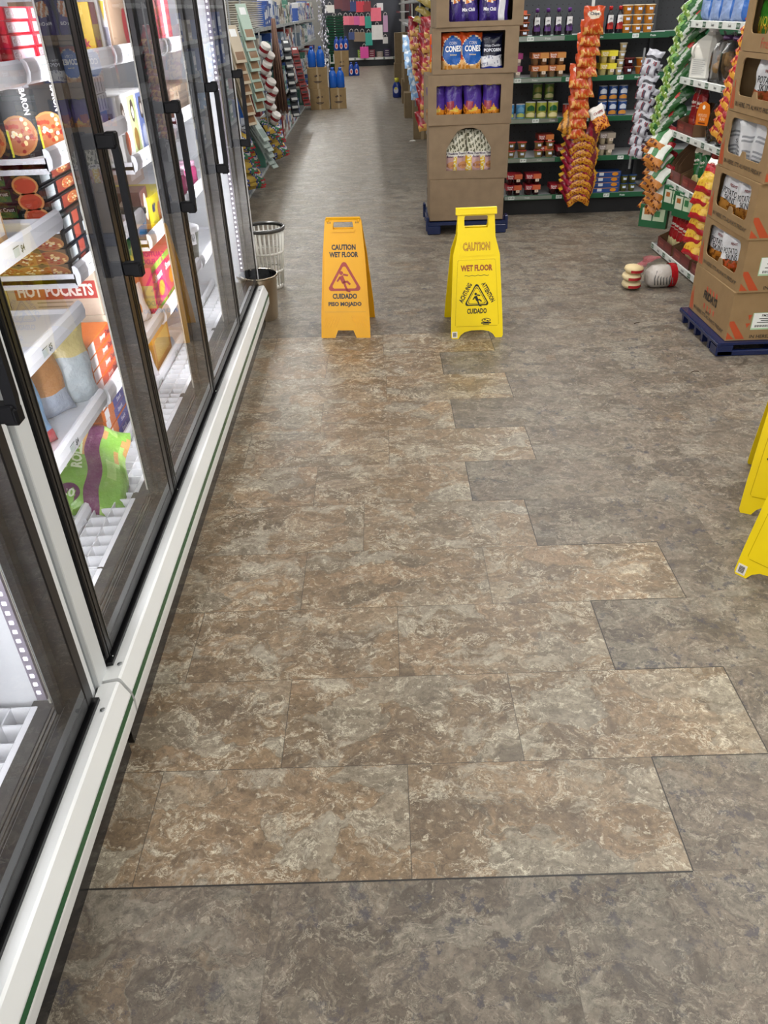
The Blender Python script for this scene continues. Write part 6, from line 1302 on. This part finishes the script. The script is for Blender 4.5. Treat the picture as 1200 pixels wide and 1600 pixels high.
strip_of('red_gold_chip_bag', 'dark red and gold chip bag, strip nearer the carton tower, %s from the top', 'bag', 'dark red and gold chip bags', 14, (.62, 8.45, 1.35), (.57, 8.35, .58), rg, .17, .19, .06, 10, -28, -8, 410, .014)
strip_of('red_gold_chip_bag', 'dark red and gold chip bag, strip farther from the carton tower, %s from the top', 'bag', 'dark red and gold chip bags', 8, (.50, 8.95, 1.34), (.54, 8.9, .95), rg, .17, .19, .06, 30, -28, 10, 411, .014)
strip_of('blue_packet', 'light blue packet hanging left of the red chip strips, %s from the top', 'packet', 'light blue packets', 7, (.50, 10.9, 1.12), (.60, 10.7, .62), lambda u, v, s_: '#8fb4dc' if chipn(u, v, 8) > -.2 else '#d8e2ec', .17, .20, .04, 30, -24, 16, 420)
pr = None; rr = random.Random(31)
for k in range(30):
    z_ = [.12, .55, .95, 1.32][k % 4] - .012; y = 10.4 + (k // 4) * .62 + rr.uniform(-.1, .1); ci = rr.randrange(8); w_ = rr.uniform(.16, .28)
    put(bx(*pal[ci], w_, .2, rr.uniform(.2, .32)), 'household_box', '%s box, right aisle shelving, %s row, %s from near end' % (words_c[ci], shw[k % 4], ORD[k // 4]), 'box', (.93, y, z_), -90, 'boxed goods in the right aisle')
t = thing('small_spray_can', 'small navy and grey can on the floor beside the carton tower', 'can', (.56, 7.95, 0)); b = MB(); b.lathe([(.028, 0), (.03, .008), (.03, .12), (.02, .135)], '#8a8a8c', 'gloss', 16); b.build('can_body', t); b = MB(); b.lathe([(.0305, .06), (.0305, .12), (.021, .145), (0, .15)], '#1c2c50', 'gloss', 16); b.build('cap', t)
b = MB(); b.raw([(-.05, 0, .001), (0, -.02, .002), (.05, 0, .001), (.02, .03, .012), (-.03, .03, .008)], [(0, 1, 2, 3, 4)], '#d8d4cc', 'print'); put(b, 'paper_scrap', 'white paper scrap on the aisle floor by the tall carton', 'scrap', (.60, 12.0, 0))

for x, y, z0, z1, nm in ((-1.17, 8.68, .95, 1.9, 'thin strip holding the pale mint packets'), (-1.21, 8.16, .9, 1.9, 'thin strip holding the cream packets'), (-1.16, 9.85, .45, 1.42, 'thin strip holding the red and white cup packs'), (-1.09, 14.05, .35, 1.42, 'thin strip holding the red and black packets'),
    (-1.16, 12.95, .3, 1.42, 'thin strip holding the black and white packets'), (.58, 10.8, .55, 1.5, 'thin strip holding the light blue packets'), (.61, 8.42, .5, 1.7, 'thin strip holding the nearer dark red chip bags'), (1.985, 6.37, .5, 1.3, 'thin strip holding the white cookie bags'), (.53, 8.93, .9, 1.8, 'thin strip holding the farther dark red chip bags')):
    b = MB(); b.box(-.008, -.002, z0, .008, .002, z1, '#8d8f90', 'gloss'); put(b, 'hanging_strip', nm, 'clip strip', (x, y, 0), 20)
